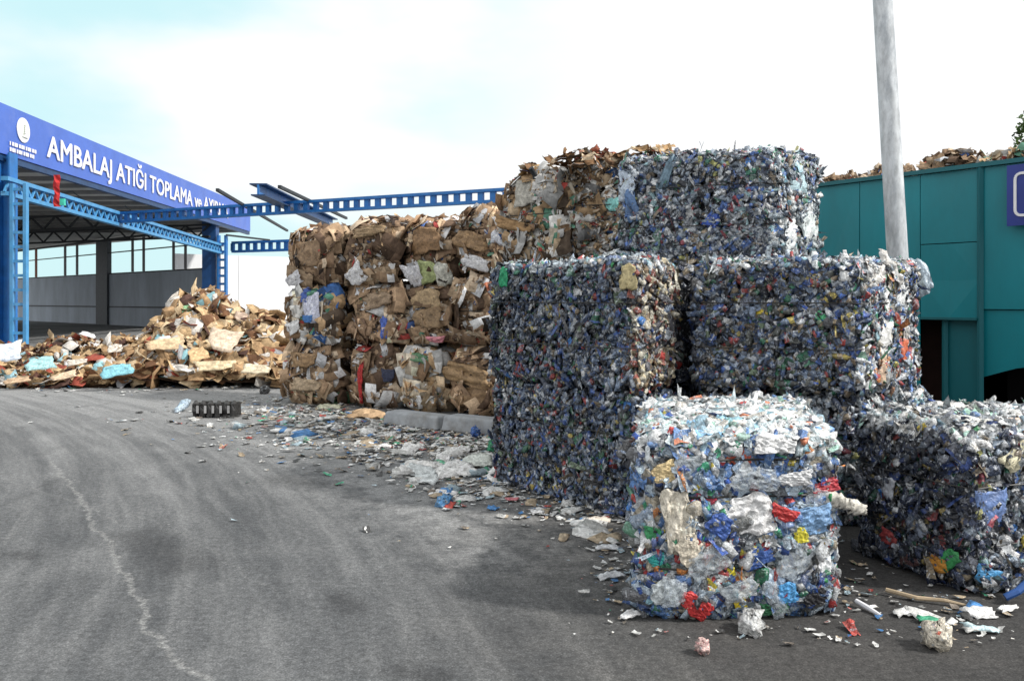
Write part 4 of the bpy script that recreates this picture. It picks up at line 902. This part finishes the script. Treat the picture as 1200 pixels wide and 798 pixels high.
# ------------------------------------------------------------------ teal shed at the right
W0 = Vector((4.06, 11.6, 0)); wu = Vector((.591, -.806, 0)).normalized(); wnv = Vector((wu.y, -wu.x, 0))   # towards the camera side
def ws(s, z, out=0.): p = W0 + wu * s + wnv * out; return Vector((p.x, p.y, z))
if ws(0, 0, 1).y > ws(0, 0).y: wnv = -wnv
shed = empty('teal_shed', W0); tag(shed, 'teal sheet-metal shed with junk on its roof behind the bottle bales', 'shed')
def sheet(name, pts, mat, th=.03):   # polygon on the wall plane, (s, z, out)
    mb = MB(); n = len(pts); f = [ws(*p) for p in pts]; bk = [p - wnv * th for p in f]
    if n > 4:
        pass
    mb.poly(f + bk, [tuple(range(n)), tuple(range(2 * n - 1, n - 1, -1))] + [(i, n + i, n + (i + 1) % n, (i + 1) % n) for i in range(n)])
    return mb.build(name, mat, shed)
def creased(name, s0, s1, z0, z1, seed, mat=M_TEAL, nx=3, nz=3, amp=.009):
    r = np.random.RandomState(seed); mb = MB(); V = []
    for j in range(nz + 1):
        for i in range(nx + 1):
            e = 0 if i in (0, nx) else 1
            V.append(ws(s0 + (s1 - s0) * i / nx, z0 + (z1 - z0) * j / nz, amp * r.randn() * (e if j in (0, nz) else 1) * .8))
    f = []
    for j in range(nz):
        for i in range(nx):
            k = j * (nx + 1) + i
            if (i + j + seed) % 2: f += [(k, k + 1, k + nx + 2), (k, k + nx + 2, k + nx + 1)]
            else: f += [(k, k + 1, k + nx + 1), (k + 1, k + nx + 2, k + nx + 1)]
    mb.poly(V, f); o = mb.build(name, mat, shed); md = o.modifiers.new('s', 'SOLIDIFY'); md.thickness = .02; md.offset = -1; return o
TOP = 3.12
creased('wall_sheet', -4.0, -.6, 0, TOP, 2); creased('wall_sheet', -.59, .72, 0, TOP, 3, amp=.012); creased('wall_sheet', .73, 1.52, 0, TOP, 4)
creased('wall_sheet', 1.53, 2.23, 2.28, TOP, 7, nz=2, nx=2); creased('wall_sheet', 1.53, 2.23, 1.40, 2.27, 6, nz=2, nx=2)
creased('wall_sheet', 2.25, 3.3, 1.5, TOP, 9, nx=2, nz=2, amp=.015); creased('wall_sheet', 3.31, 6.2, 1.5, TOP, 8)
sheet('wall_sheet', [(2.25, .72, -.03), (2.6, .84, -.03), (3.2, .95, -.03), (4.2, .98, -.03), (6.2, .95, -.03), (6.2, 1.49, -.03), (2.25, 1.49, -.03)], M_TEAL)
sheet('door', [(1.82, 0, -.08), (2.22, 0, -.08), (2.22, 1.37, -.08), (1.82, 1.37, -.08)], M_TEALD)
mb = MB(); mb.bar(ws(2.24, 0, .02), ws(2.24, TOP, .02), .05, .05); mb.bar(ws(1.53, 1.385, .02), ws(2.21, 1.385, .02), .05, .03); mb.bar(ws(1.80, 0, -.05), ws(1.80, 1.36, -.05), .05, .05); mb.build('frame_post', M_TEALD, shed)
mb = MB(); mb.bar(ws(-4, TOP + .03, .01), ws(6.2, TOP + .03, .01), .08, .05); mb.build('roof_edge', M_TEALD, shed)
mb = MB(); a, e = ws(-4, TOP - .06, -.06), ws(6.2, TOP - .06, -.06); d = -wnv * 4; mb.hexa([a, e, e + d, a + d], [p + Vector((0, 0, .05)) for p in (a, e, e + d, a + d)]); mb.build('roof', M_RUST, shed)
mb = MB(); a, e = ws(1.3, 0, -.45), ws(2.0, 0, -.45); mb.hexa([a, e, e - wnv * .05, a - wnv * .05], [p + Vector((0, 0, 3)) for p in (a, e, e - wnv * .05, a - wnv * .05)]); mb.build('dark_backing', M_RUST, shed)  # rust-dark sheet added behind the opening to keep it dark
mb = MB()
a, e = ws(-4, 0, -4), ws(6.2, 0, -4); mb.hexa([a, e, e - wnv * .05, a - wnv * .05], [p + Vector((0, 0, 3.05)) for p in (a, e, e - wnv * .05, a - wnv * .05)])
for s_ in (-4, 6.15):
    a, e = ws(s_, 0, -.05), ws(s_, 0, -3.95); mb.hexa([a, a + wu * .05, e + wu * .05, e], [p + Vector((0, 0, 3.05)) for p in (a, a + wu * .05, e + wu * .05, e)])
mb.build('back_wall', M_BLACK, shed)
mb = MB(); a, e = ws(2.0, 0, -1.2), ws(6.1, 0, -1.2); mb.hexa([a, e, e - wnv * .05, a - wnv * .05], [p + Vector((0, 0, 2.9)) for p in (a, e, e - wnv * .05, a - wnv * .05)]); mb.build('dark_backing', M_BLACK, shed)  # near-black sheet added behind the low opening, standing for its shade
# junk bundles on the shed roof
for i, (s_, ln, hh, pal, lb) in enumerate([(.25, .50, .15, BRN, 'flat brown cardboard bundle on the shed roof beside the topmost bottle bale'), (.93, .22, .22, BRN, 'small brown bundle on the shed roof just left of the lamp pole'),
                                           (1.72, .36, .30, BRN, 'brown cardboard bundle on the shed roof right of the lamp pole'), (2.22, .14, .16, BRNW, 'little greyish bundle on the shed roof between the brown and white ones'), (2.68, .42, .24, BRNW, 'greyish white rubbish bundle on the shed roof above the navy sign')]):
    rs = np.random.RandomState(900 + i); n = 130; sp = Soup(); cc = ws(s_, TOP, -.45)
    th = rs.rand(n) * 6.28; ra_ = np.sqrt(rs.rand(n)); lx = ra_ * np.cos(th); ly = ra_ * np.sin(th); z = hh * np.sqrt(np.clip(1 - ra_ ** 2, 0, 1)) * rs.rand(n) ** .4
    pos = np.array(cc) + lx[:, None] * ln * np.array(wu) + ly[:, None] * .35 * np.array(wnv) + z[:, None] * np.array([0, 0, 1.])
    c = tri(pal, pal, n, rs); sp.scatter(CAR + SHE, pos, np.tile(np.array([-.2, -.5, .8]), (n, 1)), (.09 + .16 * rs.rand(n, 1)) * np.array([[1, .6, .6]]), c, .5, rs)
    tag(sp.build('cardboard_bundle', M_CARD), lb, 'bundle')
# navy sign on the shed
ns = empty('navy_sign', ws(2.58, 2.4, .1)); tag(ns, 'navy sign with white rounded outline fixed high on the teal shed', 'sign')
def wr(name, s0, s1, z0, z1, out, mat, th=.02):
    mb = MB(); a, e = ws(s0, z0, out), ws(s1, z0, out); d = -wnv * th; u = Vector((0, 0, z1 - z0)); mb.hexa([a, e, e + d, a + d], [a + u, e + u, e + d + u, a + d + u]); return mb.build(name, mat, ns)
wr('sign_board', 2.57, 4.0, 2.42, 3.09, .12, M_NAVY, .03)
mb = MB(); ow = .128; pts = []
for (cx, cz, a0) in ((2.66 + .06, 2.99 - .06, 90), (2.66 + .06, 2.53 + .06, 180), (3.9 - .06, 2.53 + .06, 270), (3.9 - .06, 2.99 - .06, 0)):
    for k in range(5):
        t = math.radians(a0 + k * 22.5 if True else a0); pts.append((cx + .06 * math.cos(t), cz + .06 * math.sin(t)))
for (p, q) in zip(pts, pts[1:] + pts[:1]): mb.bar(ws(p[0], p[1], ow), ws(q[0], q[1], ow), .012, .028, wnv.cross(Vector((q[0] - p[0], 0, q[1] - p[1])).normalized()) if False else (0, 0, 1) if abs(q[1] - p[1]) < abs(q[0] - p[0]) else tuple(wu))
mb.build('sign_outline', M_WHITE, ns)

# ------------------------------------------------------------------ lamp pole
lp = empty('lamp_pole', (3.87, 8.3, 0)); tag(lp, 'tall weathered grey lamp pole leaning slightly left behind the bottle bales', 'lamp pole')
base, top = Vector((3.87, 8.3, 0)), Vector((3.435, 8.3, 7.4))
mb = MB(); mb.tube([base.lerp(top, k / 12.) for k in range(13)], [.104 - .024 * k / 12. for k in range(13)], 20); mb.build('pole', M_GALV, lp, True)
mb = MB(); mb.box(base + Vector((0, 0, .02)), (.2, 0, 0), (0, .2, 0), (0, 0, .02)); mb.build('base_plate', M_GALV, lp)
mb = MB(); mb.tube([top, top + Vector((-.1, -.1, .3)), top + Vector((-.6, -.5, .5)), top + Vector((-1.2, -1., .55))], .04, 10); mb.build('arm', M_GALV, lp, True)
mb = MB(); c = top + Vector((-1.45, -1.2, .55)); mb.hexa([c + Vector(v) for v in ((-.3, -.1, -.05), (-.05, -.32, -.05), (.3, .1, -.05), (.05, .3, -.05))], [c + Vector(v) for v in ((-.22, -.1, .07), (-.05, -.22, .07), (.25, .1, .07), (.05, .22, .07))]); mb.build('lamp_head', M_CONC, lp)

# ------------------------------------------------------------------ tree at the right edge
tr = empty('tree', (14.3, 20, 0)); tag(tr, 'leafy green tree just showing at the right edge above the shed', 'tree')
mb = MB(); mb.tube([(14.3, 20, 0), (14.35, 20, 2), (14.2, 20.1, 3.6), (14.3, 20, 5)], [.2, .16, .13, .07], 9)
rs = np.random.RandomState(5)
for k in range(9):
    t = rs.rand() * 6.28; r_ = 1.2 + .7 * rs.rand(); z = 4.2 + 1.8 * rs.rand(); mb.tube([(14.25, 20.05, 3.2 + .2 * k), (14.3 + .5 * r_ * math.cos(t), 20 + .5 * r_ * math.sin(t), (z + 3.6) / 2 + .3), (14.3 + r_ * math.cos(t), 20 + r_ * math.sin(t), z)], [.06, .04, .015], 6)
mb.build('trunk', M_BARK, tr, True)
sp = Soup(); cs = []
for k in range(34):
    v = unit(rs.randn(3)); cs.append(np.array([14.3, 20, 5.35]) + v * np.array([1.9, 1.9, 1.05]) * (.45 + .55 * rs.rand()))
cs.append(np.array([12.25, 19.9, 5.75])); cs.append(np.array([12.15, 19.9, 5.35]))
GR = P((4, (.08, .16, .03), .6), (3, (.05, .10, .02), .6), (2, (.14, .22, .04), .6))
for c in cs:
    n = 190; pos = c + unit(rs.randn(n, 3)) * (.42 * rs.rand(n, 1) ** .5); cc = tri(GR, GR, n, rs); sp.scatter(STR, pos, rs.randn(n, 3), np.tile([.12, .06, .04], (n, 1)) * (.7 + .6 * rs.rand(n, 1)), cc, .5, rs)
sp.build('crown', M_FILM, tr)

# ------------------------------------------------------------------ kerb blocks in front of the cardboard wall
for i, (a, e, lb) in enumerate([((448, 497), (512, 505), 'left of two pale concrete kerb blocks at the foot of the cardboard wall'), ((516, 505), (578, 512), 'right one of two pale concrete kerb blocks, touching the dark bottle bale')]):
    p, q = Vector(gp(*a)), Vector(gp(*e)); d = (q - p).normalized(); n_ = Vector((-d.y, d.x, 0)); mb = MB(); h = .17 + .02 * i
    i1, i2 = d * .02 + n_ * .03, -d * .02 + n_ * .03
    mb.hexa([p, q, q + n_ * .34, p + n_ * .34], [p + i1 + Vector((0, 0, h)), q + i2 + Vector((0, 0, h)), q + n_ * .31 - d * .02 + Vector((0, 0, h)), p + n_ * .31 + d * .02 + Vector((0, 0, h))])
    o = mb.build('kerb_block', M_CONC); bv = o.modifiers.new('b', 'BEVEL'); bv.width = .03; bv.segments = 3; tag(o, lb, 'kerb block')

# ------------------------------------------------------------------ litter
rs = np.random.RandomState(77)
blobs = [(345, 478, 30, 9, 260), (440, 488, 55, 10, 420), (400, 510, 60, 10, 300), (520, 520, 60, 11, 420), (470, 540, 60, 10, 200), (545, 552, 45, 14, 420), (610, 578, 55, 10, 280), (690, 602, 50, 9, 260), (330, 500, 60, 16, 160), (220, 490, 60, 12, 60),
         (722, 660, 14, 26, 120), (1010, 690, 22, 20, 60), (1090, 712, 50, 14, 70), (1150, 740, 40, 18, 30), (860, 745, 90, 6, 40), (560, 530, 30, 20, 260), (100, 455, 110, 4, 160), (260, 452, 60, 3, 120), (650, 640, 90, 40, 16), (500, 590, 120, 30, 24), (480, 515, 90, 14, 500), (515, 514, 40, 5, 260), (360, 488, 50, 9, 260)]
pos = []
for (cx, cy, sx_, sy_, n) in blobs:
    a = cx + sx_ * rs.randn(n); c = np.clip(cy + sy_ * rs.randn(n), 440, 900); Y = 1600 / (c - 352); pos.append(np.stack([(a - 600) * Y / 1000, Y, .012 + 0 * Y], -1))
pos = np.concatenate(pos)
rs.shuffle(pos); n = len(pos)
far_f = np.clip(pos[:, 1:2] / 9., .45, 1.3)
sz = (.022 + .10 * rs.rand(n, 1) ** 2.5) * np.array([[1, .6, .22]]) * far_f
lc = tri(LIT, LIT, n, rs); lc[..., :3] *= .75 + .35 * rs.rand(n, 1, 1)
sp = Soup(); sp.scatter(SHE + STR + FIN, pos, np.tile([0, 0, 1.], (n, 1)), sz, lc, .14, rs)
tag(sp.build('litter', M_FILM), 'scraps of paper and plastic strewn along the feet of the bales', 'litter', kind='stuff')
# pieces of litter one can tell apart
def lit_sheet(px, py, sx_, sy_, col, name, label, cat, seed, z=.03, nrm=(0, -.25, 1), ang=0., amp=.07, mat=None, group=None, rough=.5, n=7):
    g_ = gp(px, py); return tag(crumple(name, None, (g_[0], g_[1], z), nrm, (sx_, sy_), col, seed, rough=rough, ang=ang, amp=amp, mat=mat, n=n), label, cat, group)
def lit_lump(px, py, size, cols, name, label, cat, seed, temps=None, ang=0., group=None, nrm=(0, -.3, 1), z=None, mat=None):
    g_ = gp(px, py); return tag(lump(name, None, (g_[0], g_[1], (size[2] * .45) if z is None else z), nrm, size, cols, seed, temps=temps, up=ang, mat=mat), label, cat, group)
W_ = (.82, .82, .80, .5); CL = (.45, .55, .62, .25)
lit_lump(880, 741, (.17, .12, .10), ((.62, .63, .62, .4), (.5, .5, .5, .4), (.7, .7, .7, .4)), 'crumpled_cup', 'crumpled whitish plastic cup at the foot of the bright front bale', 'cup', 3, CRU)
lit_lump(823, 766, (.075, .06, .07), ((.72, .50, .46, .5), (.6, .3, .3, .5), (.6, .5, .5, .5)), 'paper_ball', 'small pink crumpled paper ball on the asphalt before the front bale', 'paper ball', 4, CRU)
lit_lump(1098, 759, (.14, .12, .13), ((.74, .68, .56, .5), (.55, .12, .06, .5), (.7, .6, .5, .5)), 'paper_ball', 'cream and red crumpled wrapper before the low right bale', 'paper ball', 5, CRU)
lit_sheet(1148, 722, .17, .10, (.85, .85, .84), 'paper_sheet', 'flat white paper sheet at the foot of the low right bale', 'paper', 901)
lit_sheet(1150, 741, .17, .05, (.60, .78, .82), 'plastic_strip', 'pale turquoise plastic strip just before the white paper sheet', 'plastic strip', 902, ang=-.3)
lit_sheet(1182, 718, .12, .04, (.80, .80, .78), 'paper_strip', 'thin white paper strip right of the white paper sheet', 'paper', 903, ang=.3)
lit_lump(998, 740, (.12, .05, .03), ((.5, .08, .06, .5), (.4, .05, .04, .5), (.4, .2, .1, .5)), 'red_scrap', 'flattened red scrap at the right foot of the front bale', 'scrap', 6, SHE)
mb = MB(); p = Vector(gp(1012, 716)); mb.tube([p + Vector((-.01, .07, .03)), p + Vector((.02, 0, .02)), p + Vector((.05, -.09, .012))], [.012, .014, .008], 7)
tag(mb.build('white_straw', M_WHITE), 'thin white plastic tube lying between the two nearest bales', 'tube')
mb = MB(); p = Vector(gp(1092, 708)); mb.tube([p + Vector((-.18, .14, .03)), p + Vector((-.06, .04, .02)), p + Vector((.06, -.01, .025)), p + Vector((.16, -.05, .012))], [.012, .012, .010, .006], 7)
tag(mb.build('branch', mat_plain('twig', (.42, .33, .22), .9, .3, 9)), 'thin pale branch lying along the foot of the low right bale', 'branch')
# blue hose curling out of the right bale
mb = MB(); mb.tube([(2.98, 4.76, .34), (2.90, 4.62, .25), (2.78, 4.52, .15), (2.66, 4.49, .07), (2.60, 4.50, .035)], [.022, .022, .022, .02, .02], 8)
tag(mb.build('blue_hose', mat_plain('hose_blue', (.03, .10, .32), .4, .3, 9)), 'dark blue hose hanging from the low right bale onto the ground', 'hose')
mb = MB(); mb.tube([(3.15, 4.80, .62), (3.02, 4.73, .52), (2.90, 4.70, .44)], [.025, .025, .025], 8)
tag(mb.build('blue_pipe', mat_plain('pipe_blue', (.08, .14, .34), .4, .3, 9)), 'short slate blue pipe jutting from the right face of the low bale', 'pipe')
lit_lump(520, 592, (.20, .12, .06), ((.10, .32, .62, .35), (.08, .25, .5, .4), (.8, .8, .8, .4)), 'blue_tub', 'flattened blue tub on the asphalt edge of the litter', 'tub', 3, CRU)
lit_sheet(520, 580, .24, .10, (.84, .84, .82), 'white_wrapper', 'white wrapper just behind the flattened blue tub', 'wrapper', 910)
lit_sheet(492, 552, .36, .20, (.86, .85, .82), 'white_bag', 'big white bag in the litter left of the dark bottle bale', 'bag', 911, z=.07)
lit_lump(522, 549, (.20, .10, .09), ((.08, .40, .22, .3), (.2, .45, .75, .3), (.1, .3, .6, .3)), 'green_bottle', 'crushed green and blue bottle leaning on the big white bag', 'bottle', 2, BOT, ang=1.)
lit_lump(557, 512, (.16, .11, .12), ((.04, .14, .50, .35), (.05, .2, .5, .3), (.1, .3, .3, .3)), 'blue_bag', 'small bright blue bag against the kerb block and dark bale', 'bag', 6, CRU)
lit_lump(577, 530, (.13, .10, .14), ((.03, .36, .16, .35), (.05, .3, .2, .3), (.1, .3, .2, .3)), 'green_bag', 'bright green bag at the left foot of the dark bottle bale', 'bag', 7, CRU)
lit_sheet(560, 548, .30, .30, (.72, .76, .70), 'clear_film', 'piece of clear greenish film behind the green and blue bottle', 'film', 912, z=.09, rough=.25)
lit_sheet(590, 566, .20, .14, (.84, .84, .83), 'white_wrapper', 'white wrapper at the lower left corner of the dark bottle bale', 'wrapper', 913)
lit_sheet(600, 588, .11, .05, (.70, .25, .28), 'pink_wrapper', 'pink wrapper on the asphalt under the dark bottle bale', 'wrapper', 914)
lit_sheet(630, 603, .11, .05, (.85, .85, .84), 'paper_scrap', 'white paper scrap lying alone before the dark bottle bale', 'paper', 915)
lit_sheet(700, 612, .20, .07, (.74, .66, .56), 'cream_wrapper', 'cream wrapper in the nook between the dark and the bright bale', 'wrapper', 916)
lit_sheet(712, 645, .16, .06, (.70, .72, .74), 'grey_film', 'greyish film left of the bright front bale', 'film', 917)
lit_sheet(716, 678, .17, .07, (.72, .74, .76), 'grey_film', 'silvery film strip near the left foot of the bright front bale', 'film', 918, ang=.3)
lit_sheet(738, 725, .11, .06, (.84, .84, .84), 'white_film', 'small white film curl at the front left foot of the bright bale', 'film', 919, ang=.6)
lit_sheet(685, 698, .07, .03, (.6, .6, .58), 'paper_scrap', 'tiny grey paper scrap on the asphalt left of the bright bale', 'paper', 920)
# carton with bottles lying on the asphalt
ct = empty('bottle_pack', gp(252, 489)); tag(ct, 'dark shrink-wrapped bottle pack lying on the asphalt near the heap', 'bottle pack')
g_ = Vector(gp(252, 489)); mb = MB()
rs2 = np.random.RandomState(3); MDK = mat_plain('dark_pack', (.035, .034, .033), .4, .6, 25)
for k in range(6):
    x = g_.x - .26 + k * .105
    mb.tube([(x, g_.y - .04 + .02 * rs2.randn(), .02), (x + .01, g_.y - .04, .10), (x + .015 * rs2.randn(), g_.y - .03, .18), (x, g_.y, .225)], [.045, .052, .046, .02], 8)
    mb.tube([(x + .02, g_.y + .08, .02), (x + .02, g_.y + .08, .19 + .03 * rs2.rand())], [.05, .04], 8)
mb.build('bottles', MDK, ct)
mb = MB()
for k in range(5): x = g_.x - .205 + k * .105; mb.box((x, g_.y - .10, .12), (.014, 0, 0), (0, .008, 0), (0, 0, .05))
mb.build('labels', mat_plain('pack_label', (.35, .35, .35), .5), ct)
lit_lump(213, 482, (.42, .16, .17), ((.50, .62, .72, .3), (.40, .52, .64, .3), (.5, .6, .7, .3)), 'clear_bottle', 'large pale blue crushed bottle lying left of the dark bottle pack', 'bottle', 4, BOT)
lit_lump(310, 461, (.26, .16, .12), ((.05, .05, .05, .6), (.03, .03, .03, .6), (.1, .1, .1, .6)), 'black_rag', 'black rag on the ground between the heap and the cardboard wall', 'rag', 2, CRU)
lit_lump(352, 452, (.46, .36, .42), ((.72, .76, .86, .4), (.08, .24, .62, .4), (.6, .7, .8, .4)), 'rubbish_sack', 'stuffed white sack at the foot of the leftmost cardboard bale', 'sack', 1, CRU, z=.30)
lit_lump(364, 468, (.26, .20, .18), ((.04, .26, .68, .35), (.05, .2, .5, .4), (.1, .3, .6, .4)), 'blue_bag', 'bright blue bag leaning on the stuffed white sack', 'bag', 3, CRU)
lit_sheet(342, 446, .22, .34, (.10, .24, .60), 'blue_film', 'blue film draped over the left of the stuffed white sack', 'film', 921, z=.36, nrm=(-.1, -1, .3))
lit_sheet(385, 478, .4, .22, (.66, .66, .50), 'pale_board', 'pale board scrap beside the bright blue bag', 'cardboard', 922, mat=M_CARD, rough=.9)
lit_sheet(430, 490, .5, .3, (.52, .36, .22), 'tan_board', 'tan board lying before the bale with the red strip', 'cardboard', 923, mat=M_CARD, rough=.9, z=.08)
# countable scraps on the open asphalt
rs = np.random.RandomState(31)
sb = [(360, 495, 45, 10), (420, 515, 45, 8), (460, 535, 40, 8), (510, 565, 40, 8), (640, 595, 30, 6), (560, 585, 25, 6), (330, 515, 40, 8), (690, 625, 18, 10), (1050, 725, 40, 12)]
for i in range(72):
    cx, cy, sx_, sy_ = sb[i % len(sb)]; px, py = cx + sx_ * rs.randn(), cy + sy_ * rs.randn(); g_ = gp(px, max(462, py))
    col = pick(LIT, 1, rs)[0]; s_ = (.07 + .17 * rs.rand() ** 1.5) * np.clip(g_[1] / 8., .5, 1.2)
    if i % 3 == 0: o = lump('litter_piece', None, (g_[0], g_[1], .03), (0, 0, 1), (s_ * 1.3, s_ * .8, s_ * .5), (col, pick(LIT, 1, rs)[0], col), i, temps=LUM + BOT, mat=M_FILM, up=rs.rand() * 6)
    else: o = crumple('litter_piece', None, (g_[0], g_[1], .025), (0, -.2, 1), (s_ * 1.6, s_), col[:3], 950 + i, rough=.6, ang=rs.rand() * 3, n=4, amp=.08)
    tag(o, 'small crumpled scrap of paper or plastic lying loose near the bales', 'litter', 'loose scraps strewn on the asphalt')

for i in range(16):
    g_ = gp(540 + 34 * rs.randn(), max(530, 556 + 10 * rs.randn())); sc_i = .13 + .12 * rs.rand()
    tag(crumple('white_scrap', None, (g_[0], g_[1], .045), (.1 * rs.randn(), -.35, 1), (sc_i * 1.5, sc_i), pick(P((5, (.84, .84, .82), .5), (2, (.66, .70, .70), .4), (1, (.7, .62, .5), .6)), 1, rs)[0][:3], 1300 + i, rough=.5, ang=rs.rand() * 3, n=10, amp=.05),
        'pale crumpled film scrap in the whitish clump left of the dark bottle bale', 'film scrap', 'pale film scraps clumped at the bale foot')
# ------------------------------------------------------------------ light, sky, camera
sd = Vector((.86, -.26, .80)).normalized(); el = math.asin(sd.z); az = math.atan2(sd.x, sd.y)
ld_ = bpy.data.lights.new('sun', 'SUN'); ld_.energy = 3.6; ld_.angle = math.radians(5); ld_.color = (1., .965, .91)
so = bpy.data.objects.new('sun', ld_); COL.objects.link(so); so.rotation_euler = sd.to_track_quat('Z', 'Y').to_euler(); so.location = (10, -5, 20)
w = bpy.data.worlds.new('World'); scene.world = w; w.use_nodes = True; nt = w.node_tree; N = nt.nodes.new; L = nt.links.new
bg = nt.nodes['Background']; sky = N('ShaderNodeTexSky'); sky.sky_type = 'NISHITA'; sky.sun_disc = False; sky.sun_elevation = el; sky.sun_rotation = az; sky.air_density = 1.2; sky.dust_density = 2.5
sc_ = N('ShaderNodeVectorMath'); sc_.operation = 'SCALE'; sc_.inputs['Scale'].default_value = 1.0; L(sky.outputs[0], sc_.inputs[0])
tc = N('ShaderNodeTexCoord'); mp = N('ShaderNodeMapping'); mp.inputs['Scale'].default_value = (1, 1, 2.4); L(tc.outputs['Generated'], mp.inputs[0])
nz = N('ShaderNodeTexNoise'); nz.inputs['Scale'].default_value = 1.9; nz.inputs['Detail'].default_value = 5; nz.inputs['Roughness'].default_value = .5; L(mp.outputs[0], nz.inputs['Vector'])
sp_ = N('ShaderNodeSeparateXYZ'); L(tc.outputs['Generated'], sp_.inputs[0])
dt = N('ShaderNodeVectorMath'); dt.operation = 'DOT_PRODUCT'; L(tc.outputs['Generated'], dt.inputs[0]); dt.inputs[1].default_value = Vector((-.50, .86, .44)).normalized()
mr = N('ShaderNodeMapRange'); mr.interpolation_type = 'SMOOTHSTEP'
for i, x in zip((1, 2, 3, 4), (.80, .95, 0., 1.0)): mr.inputs[i].default_value = x
L(dt.outputs['Value'], mr.inputs[0])
mn = N('ShaderNodeMapRange'); mn.interpolation_type = 'SMOOTHSTEP'
for i, x in zip((1, 2, 3, 4), (.44, .66, 1., .0)): mn.inputs[i].default_value = x
L(nz.outputs[0], mn.inputs[0])
mm = N('ShaderNodeMath'); mm.operation = 'MULTIPLY'; L(mr.outputs[0], mm.inputs[0]); L(mn.outputs[0], mm.inputs[1])
mx = N('ShaderNodeMixRGB'); mx.inputs[1].default_value = (10.6, 10.7, 10.8, 1); L(mm.outputs[0], mx.inputs[0]); pc = N('ShaderNodeMixRGB'); pc.inputs[0].default_value = .12; pc.inputs[1].default_value = (6.9, 10.1, 10.5, 1); L(sc_.outputs[0], pc.inputs[2]); L(pc.outputs[0], mx.inputs[2])
L(mx.outputs[0], bg.inputs['Color']); bg.inputs['Strength'].default_value = .10

cam = bpy.data.cameras.new('camera'); co = bpy.data.objects.new('camera', cam); COL.objects.link(co); scene.camera = co
co.location = (0, 0, EYE); co.rotation_euler = (math.radians(90), 0, 0); cam.sensor_width = 36; cam.lens = 30; cam.shift_y = -47 / 1200.; cam.clip_end = 3000
scene.view_settings.view_transform = 'Standard'; scene.view_settings.look = 'None'; scene.view_settings.exposure = 0; scene.view_settings.gamma = 1
scene.render.engine = 'CYCLES'; scene.cycles.use_denoising = True; scene.cycles.max_bounces = 6
